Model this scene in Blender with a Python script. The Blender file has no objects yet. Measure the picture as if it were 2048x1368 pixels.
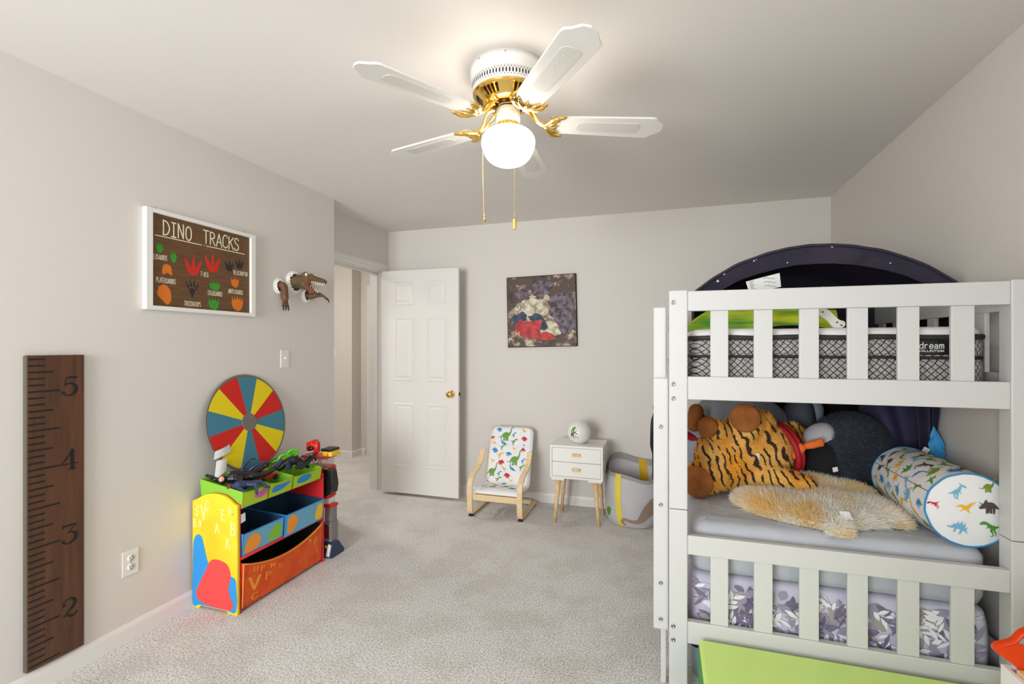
import bpy, bmesh, math, random
from mathutils import Vector, Matrix, Euler, noise
random.seed(7)
SC = bpy.context.scene
COL = SC.collection
PI = math.pi

# ------------------------------------------------------------------ camera
cam_d = bpy.data.cameras.new('camera'); cam = bpy.data.objects.new('camera', cam_d); COL.objects.link(cam)
cam.location = (0, 0, 1.345); cam.rotation_euler = (PI/2, 0, 0.3044)
cam_d.sensor_width = 36; cam_d.sensor_fit = 'HORIZONTAL'; cam_d.lens = 17.005
cam_d.shift_y = 8.8/2048; cam_d.clip_start = 0.02
SC.camera = cam
# ------------------------------------------------------------------ sky, daylight, exposure
SC.view_settings.view_transform = 'Standard'; SC.view_settings.look = 'None'
SC.view_settings.gamma = 1.0; SC.view_settings.exposure = 0.0; SC.view_settings.use_curve_mapping = False
wd = bpy.data.worlds.new('sky'); SC.world = wd; wd.use_nodes = True
bgn = wd.node_tree.nodes['Background']; bgn.inputs[0].default_value = (0.80, 0.90, 1.0, 1); bgn.inputs[1].default_value = 0.9

def area(name, loc, rot, sx, sy, power, col):
    d = bpy.data.lights.new(name, 'AREA'); d.shape = 'RECTANGLE'; d.size = sx; d.size_y = sy
    d.energy = power; d.color = col
    o = bpy.data.objects.new(name, d); COL.objects.link(o); o.location = loc; o.rotation_euler = rot
    return o
# daylight for two assumed unseen windows; side one added to brighten the left wall
area('window_daylight_front', (-1.45, -2.14, 1.40), (PI/2, 0, 0), 1.4, 1.5, 56, (0.94, 0.975, 1.0)).data.spread = math.radians(105)
area('added_daylight_side', (1.10, -1.0, 1.40), (PI/2, 0, PI/2), 1.5, 1.5, 23, (0.94, 0.975, 1.0))

# ------------------------------------------------------------------ materials
def lin(c):
    r = []
    for v in c[:3]:
        v = v/255.0
        r.append(v/12.92 if v <= 0.04045 else ((v+0.055)/1.055)**2.4)
    return tuple(r)+(1,)
MATS = {}
def mat(name, rgb, rough=0.5, metal=0.0, bump=None, vary=None, emit=None, coat=0, spec=None, stretch=None, sheen=0, trans=0, sss=0):
    """bump=(scale,strength[,dist]); vary=(rgb2, scale[, lo, hi]); stretch=(sx,sy,sz)"""
    m = bpy.data.materials.new(name); m.use_nodes = True; nt = m.node_tree
    b = nt.nodes['Principled BSDF']
    b.inputs['Base Color'].default_value = lin(rgb); b.inputs['Roughness'].default_value = rough
    b.inputs['Metallic'].default_value = metal
    if coat: b.inputs['Coat Weight'].default_value = coat
    if spec is not None: b.inputs['Specular IOR Level'].default_value = spec
    if sheen: b.inputs['Sheen Weight'].default_value = sheen
    if emit: b.inputs['Emission Color'].default_value = lin(emit[0]); b.inputs['Emission Strength'].default_value = emit[1]
    vec = None
    if bump or vary:
        tc = nt.nodes.new('ShaderNodeTexCoord'); mp = nt.nodes.new('ShaderNodeMapping')
        nt.links.new(tc.outputs['Object'], mp.inputs['Vector']); vec = mp.outputs['Vector']
        if stretch: mp.inputs['Scale'].default_value = stretch
    if vary:
        n = nt.nodes.new('ShaderNodeTexNoise'); n.inputs['Scale'].default_value = vary[1]; n.inputs['Detail'].default_value = 5
        nt.links.new(vec, n.inputs['Vector'])
        r = nt.nodes.new('ShaderNodeValToRGB'); e = r.color_ramp.elements
        e[0].position = vary[2] if len(vary) > 2 else 0.35; e[1].position = vary[3] if len(vary) > 3 else 0.65
        e[0].color = lin(rgb); e[1].color = lin(vary[0])
        nt.links.new(n.outputs['Fac'], r.inputs['Fac']); nt.links.new(r.outputs['Color'], b.inputs['Base Color'])
    if bump:
        n = nt.nodes.new('ShaderNodeTexNoise'); n.inputs['Scale'].default_value = bump[0]; n.inputs['Detail'].default_value = 3
        nt.links.new(vec, n.inputs['Vector'])
        bp = nt.nodes.new('ShaderNodeBump'); bp.inputs['Strength'].default_value = bump[1]
        bp.inputs['Distance'].default_value = bump[2] if len(bump) > 2 else 0.01
        nt.links.new(n.outputs['Fac'], bp.inputs['Height']); nt.links.new(bp.outputs['Normal'], b.inputs['Normal'])
    MATS[name] = m
    return m

mat('wall_paint', (221, 215, 208), 0.85, bump=(180, 0.04, 0.002))
mat('ceiling_paint', (236, 231, 225), 0.9, bump=(160, 0.04, 0.002))
mat('trim_white', (232, 229, 224), 0.4)
mat('door_white', (230, 226, 220), 0.42)
mat('bed_white', (210, 209, 207), 0.38)
mat('plastic_white', (238, 236, 230), 0.35)
mat('plate_white', (235, 232, 226), 0.3)
mat('paper_white', (236, 236, 234), 0.7)
mat('black_plastic', (22, 22, 24), 0.35)
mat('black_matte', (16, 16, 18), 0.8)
mat('brass', (248, 208, 118), 0.13, 1.0)
mat('brass_dark', (70, 52, 26), 0.2, 1.0)
mat('steel', (170, 172, 176), 0.25, 1.0)
mat('fan_white', (236, 232, 226), 0.35)
mat('cane', (222, 218, 210), 0.6, bump=(240, 0.5, 0.004))
mat('globe_glass', (255, 250, 240), 0.3, emit=((255, 250, 243), 15.0))
mat('birch', (238, 212, 172), 0.45, vary=((226, 194, 146), 9, 0.35, 0.7), stretch=(3, 3, 14))
mat('pine', (234, 202, 152), 0.5, vary=((214, 174, 116), 14, 0.4, 0.7), stretch=(9, 9, 2))
mat('ruler_wood', (98, 60, 36), 0.5, vary=((66, 40, 26), 5, 0.3, 0.75), stretch=(4, 9, 0.8), bump=(60, 0.1, 0.002))
mat('ruler_edge', (92, 84, 72), 0.7)
mat('ruler_ink', (15, 11, 10), 0.6)
mat('sign_wood', (112, 78, 44), 0.6, vary=((92, 62, 34), 7, 0.3, 0.7), stretch=(2, 2, 16))
mat('sign_cream', (240, 232, 205), 0.7)
mat('sign_green', (58, 150, 44), 0.7); mat('sign_red', (205, 40, 22), 0.7); mat('sign_orange', (222, 118, 28), 0.7); mat('sign_black', (34, 36, 40), 0.7)
mat('disc_red', (208, 32, 22), 0.85, bump=(400, .2, .002)); mat('disc_yellow', (232, 208, 10), 0.85, bump=(400, .2, .002)); mat('disc_teal', (66, 126, 146), 0.85, bump=(400, .2, .002)); mat('disc_grey', (120, 112, 104), 0.9, bump=(400, .2, .002))
mat('org_yellow', (246, 216, 44), 0.65, vary=((240, 196, 24), 6)); mat('org_pale', (250, 236, 140), 0.4)
mat('org_blue', (40, 150, 222), 0.6); mat('org_red', (222, 40, 44), 0.5); mat('org_red2', (236, 74, 70), 0.6)
mat('bin_green', (138, 196, 52), 0.7, bump=(60, .1, .005)); mat('bin_lime', (178, 204, 40), 0.7); mat('bin_blue', (36, 136, 205), 0.65); mat('bin_sky', (112, 176, 208), 0.7)
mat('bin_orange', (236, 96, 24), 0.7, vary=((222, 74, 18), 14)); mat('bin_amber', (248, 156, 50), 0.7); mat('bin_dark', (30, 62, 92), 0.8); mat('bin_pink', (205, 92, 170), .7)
mat('toy_black', (24, 25, 30), 0.28); mat('toy_navy', (44, 58, 92), 0.28); mat('toy_red', (220, 34, 24), 0.3); mat('toy_darkred', (120, 26, 30), 0.35); mat('toy_grey', (130, 128, 124), 0.4)
mat('toy_yellow', (246, 200, 30), 0.35); mat('toy_lime', (96, 214, 40), 0.3); mat('toy_skin', (226, 160, 130), .5)
mat('cotton_white', (238, 238, 238), 0.9, bump=(30, .25, .01))
mat('p_green', (112, 160, 76), 0.9); mat('p_blue', (62, 142, 196), 0.9); mat('p_red', (206, 40, 60), 0.9); mat('p_yellow', (244, 184, 32), 0.9)
mat('p_brown', (84, 72, 64), 0.9); mat('p_olive', (128, 150, 40), 0.9); mat('p_sky', (122, 182, 214), 0.9); mat('p_leaf', (80, 150, 44), 0.9)
mat('bag_grey', (196, 192, 194), 0.9, bump=(300, .3, .003)); mat('bag_rim', (160, 156, 152), .9); mat('bag_yellow', (232, 212, 70), .9); mat('bag_gold', (214, 172, 36), .9); mat('bag_brown', (158, 132, 116), .9)
mat('sheet_grey', (190, 193, 200), 0.9, bump=(14, .35, .02)); mat('pad_white', (236, 234, 232), .9, bump=(26, .4, .01))
mat('lilac', (196, 192, 212), 0.9, vary=((214, 212, 226), 8)); mat('leaf_dark', (104, 98, 124), .9, vary=((132, 124, 148), 20)); mat('leaf_mid', (156, 150, 172), .9); mat('leaf_white', (236, 236, 242), .9); mat('leaf_tan', (168, 158, 154), .9)
mat('piping', (42, 40, 40), .6)
mat('tent_navy', (34, 32, 46), .6, vary=((46, 38, 60), 3)); mat('tent_purple', (56, 46, 66), .6, vary=((40, 37, 56), 5)); mat('tent_inner', (22, 24, 36), .7, vary=((34, 31, 48), 4)); mat('star', (240, 240, 236), .8)
mat('tent_green', (62, 146, 34), .6, vary=((212, 214, 24), 5, .36, .70), stretch=(.7, 1, 6))
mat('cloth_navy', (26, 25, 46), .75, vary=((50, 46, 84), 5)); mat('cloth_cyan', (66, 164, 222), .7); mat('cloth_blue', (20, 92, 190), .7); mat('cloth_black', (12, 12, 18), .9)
mat('lime_vinyl', (212, 242, 132), .4, bump=(5, .1, .02)); mat('green_vinyl', (52, 150, 54), .5)
mat('bin_plastic', (176, 198, 206), .3)
mat('orange_plastic', (226, 66, 12), .3)
mat('penguin_fur', (26, 36, 50), .85, vary=((42, 58, 78), 12), sheen=.3); mat('penguin_grey', (196, 196, 202), .9); mat('penguin_black', (14, 15, 18), .9); mat('penguin_orange', (240, 116, 50), .85, bump=(120, .3, .004))
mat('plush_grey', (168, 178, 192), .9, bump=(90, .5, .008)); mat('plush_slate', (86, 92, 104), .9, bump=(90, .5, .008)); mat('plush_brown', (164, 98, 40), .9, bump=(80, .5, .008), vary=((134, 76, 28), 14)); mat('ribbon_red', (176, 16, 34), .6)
mat('fur_cream', (255, 252, 244), .8, vary=((255, 228, 164), 6, .46, .64)); mat('fur_skin', (226, 216, 196), .9, vary=((226, 198, 140), 6, .46, .64))
mat('raptor_green', (84, 76, 46), .55, vary=((128, 78, 48), 11), bump=(90, .5, .006)); mat('raptor_brown', (118, 74, 48), .55, vary=((88, 60, 38), 16), bump=(90, .5, .006)); mat('raptor_dark', (44, 34, 26), .7, bump=(60, .6, .01)); mat('raptor_mouth', (120, 22, 24), .4); mat('ivory', (240, 234, 216), .4)
mat('window_glass', (240, 245, 250), .02)

def carpet_material():
    m = bpy.data.materials.new('carpet'); m.use_nodes = True; nt = m.node_tree; b = nt.nodes['Principled BSDF']
    b.inputs['Roughness'].default_value = 0.95; b.inputs['Specular IOR Level'].default_value = 0.1
    tc = nt.nodes.new('ShaderNodeTexCoord')
    def nz(s, d, rough=.6):
        n = nt.nodes.new('ShaderNodeTexNoise'); n.inputs['Scale'].default_value = s; n.inputs['Detail'].default_value = d; n.inputs['Roughness'].default_value = rough
        nt.links.new(tc.outputs['Object'], n.inputs['Vector']); return n
    fine, patch = nz(120, 4, .75), nz(3.6, 6, .65)
    r1 = nt.nodes.new('ShaderNodeValToRGB'); e = r1.color_ramp.elements
    e[0].position = .36; e[1].position = .57; e[0].color = lin((180, 170, 160)); e[1].color = lin((255, 254, 252))
    nt.links.new(fine.outputs['Fac'], r1.inputs['Fac'])
    r2 = nt.nodes.new('ShaderNodeValToRGB'); e = r2.color_ramp.elements
    e[0].position = .42; e[1].position = .54; e[0].color = (.90, .888, .875, 1); e[1].color = (1, 1, 1, 1)
    nt.links.new(patch.outputs['Fac'], r2.inputs['Fac'])
    mx = nt.nodes.new('ShaderNodeMix'); mx.data_type = 'RGBA'; mx.blend_type = 'MULTIPLY'; mx.inputs[0].default_value = 1
    nt.links.new(r1.outputs['Color'], mx.inputs[6]); nt.links.new(r2.outputs['Color'], mx.inputs[7]); nt.links.new(mx.outputs[2], b.inputs['Base Color'])
    bp = nt.nodes.new('ShaderNodeBump'); bp.inputs['Strength'].default_value = 0.75; bp.inputs['Distance'].default_value = 0.010
    nt.links.new(fine.outputs['Fac'], bp.inputs['Height']); nt.links.new(bp.outputs['Normal'], b.inputs['Normal'])
    MATS['carpet'] = m
carpet_material()
def furry(name, amount):   # hairs let light through
    m = MATS[name]; nt = m.node_tree; b = nt.nodes['Principled BSDF']; out = next(n for n in nt.nodes if n.type == 'OUTPUT_MATERIAL')
    t = nt.nodes.new('ShaderNodeBsdfTranslucent'); mx = nt.nodes.new('ShaderNodeMixShader'); mx.inputs[0].default_value = amount
    nt.links.new(b.inputs['Base Color'].links[0].from_socket, t.inputs['Color']); nt.links.new(b.outputs[0], mx.inputs[1]); nt.links.new(t.outputs[0], mx.inputs[2]); nt.links.new(mx.outputs[0], out.inputs['Surface'])
furry('fur_cream', .4)

def quilt_material():
    m = bpy.data.materials.new('quilt'); m.use_nodes = True; nt = m.node_tree; b = nt.nodes['Principled BSDF']; b.inputs['Roughness'].default_value = .9
    tc = nt.nodes.new('ShaderNodeTexCoord'); sp = nt.nodes.new('ShaderNodeSeparateXYZ'); nt.links.new(tc.outputs['Object'], sp.inputs[0])
    def mth(op, a, bb=None):
        n = nt.nodes.new('ShaderNodeMath'); n.operation = op
        for i, v in enumerate((a, bb)):
            if v is None: continue
            if isinstance(v, (int, float)): n.inputs[i].default_value = v
            else: nt.links.new(v, n.inputs[i])
        return n.outputs[0]
    h = mth('ADD', sp.outputs[0], sp.outputs[1]); P = 0.0245
    def tri(o): return mth('ABSOLUTE', mth('SUBTRACT', mth('FRACT', mth('DIVIDE', o, P)), .5))   # 0.5 at the stitched line
    d = mth('MAXIMUM', tri(mth('ADD', h, sp.outputs[2])), tri(mth('SUBTRACT', h, sp.outputs[2])))
    n = nt.nodes.new('ShaderNodeTexNoise'); n.inputs['Scale'].default_value = 160; n.inputs['Detail'].default_value = 4; nt.links.new(tc.outputs['Object'], n.inputs['Vector'])
    r = nt.nodes.new('ShaderNodeValToRGB'); e = r.color_ramp.elements; e[0].position = .3; e[1].position = .7; e[0].color = lin((138, 135, 133)); e[1].color = lin((198, 195, 192)); nt.links.new(n.outputs['Fac'], r.inputs['Fac'])
    mx = nt.nodes.new('ShaderNodeMix'); mx.data_type = 'RGBA'; nt.links.new(mth('GREATER_THAN', d, .415), mx.inputs[0]); nt.links.new(r.outputs['Color'], mx.inputs[6]); mx.inputs[7].default_value = lin((40, 38, 38))
    nt.links.new(mx.outputs[2], b.inputs['Base Color'])
    bp = nt.nodes.new('ShaderNodeBump'); bp.inputs['Strength'].default_value = .5; bp.inputs['Distance'].default_value = .006; bp.invert = True
    nt.links.new(d, bp.inputs['Height']); nt.links.new(bp.outputs['Normal'], b.inputs['Normal'])
    MATS['quilt'] = m
quilt_material()

def tiger_material():
    m = bpy.data.materials.new('tiger_fur'); m.use_nodes = True; nt = m.node_tree; b = nt.nodes['Principled BSDF']; b.inputs['Roughness'].default_value = .85
    tc = nt.nodes.new('ShaderNodeTexCoord'); mp = nt.nodes.new('ShaderNodeMapping'); nt.links.new(tc.outputs['Object'], mp.inputs[0]); mp.inputs['Rotation'].default_value = (.3, .35, .2)
    w = nt.nodes.new('ShaderNodeTexWave'); w.inputs['Scale'].default_value = 10; w.inputs['Distortion'].default_value = 8; w.inputs['Detail'].default_value = 3; w.inputs['Detail Scale'].default_value = 1.1
    nt.links.new(mp.outputs[0], w.inputs['Vector'])
    k = nt.nodes.new('ShaderNodeTexNoise'); k.inputs['Scale'].default_value = 15; k.inputs['Detail'].default_value = 2; nt.links.new(tc.outputs['Object'], k.inputs['Vector'])
    kr = nt.nodes.new('ShaderNodeMapRange'); kr.inputs[1].default_value = .30; kr.inputs[2].default_value = .47; nt.links.new(k.outputs['Fac'], kr.inputs[0])
    mu = nt.nodes.new('ShaderNodeMath'); mu.operation = 'MULTIPLY'; nt.links.new(w.outputs['Fac'], mu.inputs[0]); nt.links.new(kr.outputs[0], mu.inputs[1])
    r = nt.nodes.new('ShaderNodeValToRGB'); e = r.color_ramp.elements; e[0].position = .70; e[1].position = .82; e[0].color = (0, 0, 0, 1); e[1].color = (1, 1, 1, 1); nt.links.new(mu.outputs[0], r.inputs['Fac'])
    n = nt.nodes.new('ShaderNodeTexNoise'); n.inputs['Scale'].default_value = 9; nt.links.new(tc.outputs['Object'], n.inputs['Vector'])
    r2 = nt.nodes.new('ShaderNodeValToRGB'); e = r2.color_ramp.elements; e[0].position = .35; e[1].position = .7; e[0].color = lin((232, 160, 44)); e[1].color = lin((244, 200, 112)); nt.links.new(n.outputs['Fac'], r2.inputs['Fac'])
    mx = nt.nodes.new('ShaderNodeMix'); mx.data_type = 'RGBA'; nt.links.new(r.outputs['Color'], mx.inputs[0]); nt.links.new(r2.outputs['Color'], mx.inputs[6]); mx.inputs[7].default_value = lin((66, 46, 34))
    nt.links.new(mx.outputs[2], b.inputs['Base Color']); MATS['tiger_fur'] = m
tiger_material()

def canvas_material():
    # plain abstract stand-in: blotches of the picture's colours
    m = bpy.data.materials.new('canvas_print'); m.use_nodes = True; nt = m.node_tree; b = nt.nodes['Principled BSDF']; b.inputs['Roughness'].default_value = .6
    tc = nt.nodes.new('ShaderNodeTexCoord')
    def nz(s, det, off):
        mp = nt.nodes.new('ShaderNodeMapping'); mp.inputs['Location'].default_value = off; nt.links.new(tc.outputs['Object'], mp.inputs[0])
        n = nt.nodes.new('ShaderNodeTexNoise'); n.inputs['Scale'].default_value = s; n.inputs['Detail'].default_value = det; n.inputs['Roughness'].default_value = .65; nt.links.new(mp.outputs[0], n.inputs['Vector']); return n
    n = nz(9, 8, (3, 1, 2)); r = nt.nodes.new('ShaderNodeValToRGB'); cr = r.color_ramp
    cols = [(0.30, (40, 34, 30)), (.42, (92, 72, 60)), (.48, (70, 60, 54)), (.54, (150, 124, 104)), (.60, (214, 206, 178)), (.7, (110, 96, 104))]
    cr.elements[0].position = cols[0][0]; cr.elements[0].color = lin(cols[0][1]); cr.elements[1].position = cols[-1][0]; cr.elements[1].color = lin(cols[-1][1])
    for p, c in cols[1:-1]: cr.elements.new(p).color = lin(c)
    nt.links.new(n.outputs['Fac'], r.inputs['Fac']); nt.links.new(r.outputs['Color'], b.inputs['Base Color']); MATS['canvas_print'] = m
    for nm, a, c in (('print_purple', (56, 48, 52), (128, 112, 124)), ('print_cream', (226, 218, 190), (150, 140, 118)), ('print_red', (206, 62, 58), (150, 36, 40)), ('print_blue', (52, 78, 104), (30, 36, 44))):
        mat(nm, a, .6, vary=(c, 22, .4, .62))
canvas_material()
# ------------------------------------------------------------------ geometry helpers
class MB:
    """collects shapes, then links them as ONE mesh object"""
    def __init__(s): s.v = []; s.f = []; s.mi = []; s.sm = []
    def add(s, vs, fs, mi=0, smooth=False):
        o = len(s.v); s.v += [tuple(p) for p in vs]; s.f += [tuple(i+o for i in f) for f in fs]; s.mi += [mi]*len(fs); s.sm += [smooth]*len(fs); return s
    def box(s, x0, x1, y0, y1, z0, z1, mi=0):
        return s.add([(x0,y0,z0),(x1,y0,z0),(x1,y1,z0),(x0,y1,z0),(x0,y0,z1),(x1,y0,z1),(x1,y1,z1),(x0,y1,z1)],
                     [(0,3,2,1),(4,5,6,7),(0,1,5,4),(1,2,6,5),(2,3,7,6),(3,0,4,7)], mi)
    def prism(s, poly, fn0, fn1, mi=0, smooth=False):
        """poly: 2-D outline; fn0 / fn1 map it to the two end faces"""
        n = len(poly); vs = [fn0(*p) for p in poly]+[fn1(*p) for p in poly]
        return s.add(vs, [tuple(range(n))[::-1], tuple(range(n, 2*n))]+[(i, (i+1) % n, n+(i+1) % n, n+i) for i in range(n)], mi, smooth)
    def lathe(s, prof, c=(0,0,0), n=32, mi=0, smooth=True, M=None, cap=True):
        vs = []; fs = []; c = Vector(c)
        for r, z in prof:
            for k in range(n):
                a = 2*PI*k/n; p = Vector((r*math.cos(a), r*math.sin(a), z)); p = (M @ p if M else p)+c; vs.append(p)
        for i in range(len(prof)-1):
            for k in range(n):
                k2 = (k+1) % n; fs.append((i*n+k, i*n+k2, (i+1)*n+k2, (i+1)*n+k))
        if cap:
            fs.append(tuple(range(n))[::-1]); fs.append(tuple(range((len(prof)-1)*n, len(prof)*n)))
        return s.add(vs, fs, mi, smooth)
    def tube(s, path, r, n=8, mi=0, smooth=True, flat=None):
        """round (or flat=(w,t) rectangular) section swept along a path"""
        P = [Vector(p) for p in path]; m = len(P); rs = r if isinstance(r, (list, tuple)) else [r]*m
        up = Vector((0,0,1)); vs = []; fs = []; prev = None
        for i in range(m):
            t = (P[min(i+1,m-1)]-P[max(i-1,0)]).normalized()
            if prev is None:
                a = t.orthogonal().normalized() if abs(t.dot(up)) > .98 else t.cross(up).normalized()
            else:
                a = (prev-t*prev.dot(t)).normalized()
            prev = a; b = t.cross(a)
            for k in range(n):
                g = 2*PI*k/n; vs.append(P[i]+(a*math.cos(g)+b*math.sin(g))*rs[i])
        for i in range(m-1):
            for k in range(n):
                k2 = (k+1) % n; fs.append((i*n+k, (i+1)*n+k, (i+1)*n+k2, i*n+k2))
        fs.append(tuple(range(n))); fs.append(tuple(range((m-1)*n, m*n))[::-1])
        return s.add(vs, fs, mi, smooth)
    def strip(s, path, half, thick, side, mi=0, smooth=False):
        """rectangular bar of width 2*half along `side`, thickness `thick` in the path plane"""
        P = [Vector(p) for p in path]; m = len(P); side = Vector(side).normalized(); vs = []; fs = []
        for i in range(m):
            t = (P[min(i+1,m-1)]-P[max(i-1,0)]).normalized(); nn = t.cross(side).normalized()
            for a, b in ((-1,-1),(1,-1),(1,1),(-1,1)): vs.append(P[i]+side*half*a+nn*thick/2*b)
        for i in range(m-1):
            for k in range(4):
                k2 = (k+1) % 4; fs.append((i*4+k, i*4+k2, i*4+4+k2, i*4+4+k))
        fs.append((3,2,1,0)); fs.append(tuple(range((m-1)*4, m*4)))
        return s.add(vs, fs, mi, smooth)
    def ell(s, c, r, rot=(0,0,0), n=20, mi=0, smooth=True):
        M = Euler(rot).to_matrix(); c = Vector(c); rr = (r,r,r) if isinstance(r, (int,float)) else r; vs = []; fs = []; h = n//2
        for i in range(h+1):
            t = PI*i/h
            for k in range(n):
                p = 2*PI*k/n; vs.append(M @ Vector((rr[0]*math.sin(t)*math.cos(p), rr[1]*math.sin(t)*math.sin(p), rr[2]*math.cos(t)))+c)
        for i in range(h):
            for k in range(n):
                k2 = (k+1) % n
                if i == 0: fs.append((k, (i+1)*n+k, (i+1)*n+k2))
                elif i == h-1: fs.append((i*n+k, (i+1)*n+k, i*n+k2))
                else: fs.append((i*n+k, (i+1)*n+k, (i+1)*n+k2, i*n+k2))
        return s.add(vs, fs, mi, smooth)
    def grid(s, fn, nu, nv, mi=0, smooth=True, wrapu=False):
        vs = [fn(i/nu, j/nv) for j in range(nv+1) for i in range(nu+(0 if wrapu else 1))]; w = nu if wrapu else nu+1; fs = []
        for j in range(nv):
            for i in range(nu):
                i2 = (i+1) % w if wrapu else i+1
                fs.append((j*w+i, j*w+i2, (j+1)*w+i2, (j+1)*w+i))
        return s.add(vs, fs, mi, smooth)
    def mesh(s, name):
        me = bpy.data.meshes.new(name); me.from_pydata(s.v, [], s.f); me.update()
        me.polygons.foreach_set('material_index', s.mi); me.polygons.foreach_set('use_smooth', s.sm)
        return me
    def build(s, name, mats, parent=None, bevel=0, seg=2, normals=True, label=None):
        me = s.mesh(name)
        if normals:
            bm = bmesh.new(); bm.from_mesh(me); bmesh.ops.remove_doubles(bm, verts=bm.verts, dist=1e-6) if False else None
            bmesh.ops.recalc_face_normals(bm, faces=bm.faces); bm.to_mesh(me); bm.free()
        return obj(name, me, mats, parent, bevel, seg, label)
def obj(name, me, mats, parent=None, bevel=0, seg=2, label=None):
    for m in ([mats] if isinstance(mats, str) else mats): me.materials.append(MATS[m])
    o = bpy.data.objects.new(name, me); COL.objects.link(o)
    if parent: o.parent = parent; o.matrix_parent_inverse = Matrix.Translation(parent.location).inverted() if parent.parent is None and parent.type == 'EMPTY' else Matrix()
    if bevel:
        b = o.modifiers.new('bevel', 'BEVEL'); b.width = bevel; b.segments = seg; b.limit_method = 'ANGLE'; b.angle_limit = math.radians(40)
        b.harden_normals = False
    if label: o['label'] = label
    return o
def tag(o, label, cat, group=None):
    o['label'] = label; o['category'] = cat
    if group: o['group'] = group
    return o
def thing(name, label, cat, loc=(0,0,0), group=None):
    o = bpy.data.objects.new(name, None); COL.objects.link(o); o.location = loc; o.empty_display_size = .05
    return tag(o, label, cat, group)
def struct(o, label=None, cat=None):
    o['kind'] = 'structure'
    if label: o['label'] = label
    if cat: o['category'] = cat
    return o
def spline(pts, n=6, closed=False):
    P = [Vector(p) for p in pts]; m = len(P); out = []
    for i in range(m if closed else m-1):
        if closed: a, b, c, d = P[(i-1) % m], P[i], P[(i+1) % m], P[(i+2) % m]
        else: a, b, c, d = P[max(i-1,0)], P[i], P[i+1], P[min(i+2,m-1)]
        for k in range(n):
            t = k/n; out.append(.5*((2*b)+(c-a)*t+(2*a-5*b+4*c-d)*t*t+(3*b-a-3*c+d)*t*t*t))
    if not closed: out.append(P[-1])
    return out
# --- flat print: variable-width strokes laid on a surface by place(u, v, lift)
LIFT = [0]; LSTEP = [40, .00003]
def stroke(mb, place, pts, w, mi=0, smooth=5, cap=True):
    pts = [Vector((p[0], p[1])) for p in pts]
    ws = list(w) if isinstance(w, (list, tuple)) else [w]*len(pts)
    if smooth and len(pts) > 2:
        c = spline([(p.x, p.y, ws[i]) for i, p in enumerate(pts)], smooth); pts = [Vector((q[0], q[1])) for q in c]; ws = [max(q[2], 1e-5) for q in c]
    LIFT[0] = (LIFT[0]+1) % LSTEP[0]; lf = LIFT[0]*LSTEP[1]; n = len(pts); vs = []; fs = []; ring = n > 3 and (pts[0]-pts[-1]).length < 1e-6
    if ring: cap = False
    for i in range(n):
        t = (pts[min(i+1,n-1)]-pts[max(i-1,0)]) if not (ring and i in (0, n-1)) else pts[1]-pts[-2]; t = t.normalized() if t.length > 1e-9 else Vector((1,0)); q = Vector((-t.y, t.x))*ws[i]/2
        vs += [place(*(pts[i]+q), lf), place(*(pts[i]-q), lf)]
    for i in range(n-1): fs.append((2*i, 2*i+1, 2*i+3, 2*i+2))
    if cap:
        for i, sg in ((0, -1), (n-1, 1)):
            t = (pts[min(i+1,n-1)]-pts[max(i-1,0)]); t = t.normalized() if t.length > 1e-9 else Vector((1,0)); q = Vector((-t.y, t.x)); r = ws[i]/2; b0 = len(vs)
            for k in range(7):
                g = PI*k/6; vs.append(place(*(pts[i]+q*r*math.cos(g)+t*sg*r*math.sin(g)), lf))
            fs.append(tuple(range(b0, b0+7)) if sg < 0 else tuple(range(b0, b0+7))[::-1])
    mb.add(vs, fs, mi)
def blot(mb, place, outline, mi=0, closed=True, n=5):
    """filled smooth outline as a fan around its centre"""
    pts = spline([(p[0], p[1], 0) for p in outline], n, True) if n else [Vector((p[0], p[1], 0)) for p in outline]
    LIFT[0] = (LIFT[0]+1) % LSTEP[0]; lf = LIFT[0]*LSTEP[1]; c = sum(pts, Vector())/len(pts); m = len(pts)
    vs = [place(c.x, c.y, lf)]; fs = []
    for rr in (.5, 1.0): vs += [place(c.x+(p.x-c.x)*rr, c.y+(p.y-c.y)*rr, lf) for p in pts]
    for i in range(m):
        j = (i+1) % m; fs.append((0, 1+i, 1+j)); fs.append((1+i, 1+m+i, 1+m+j, 1+j))
    mb.add(vs, fs, mi)
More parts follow.
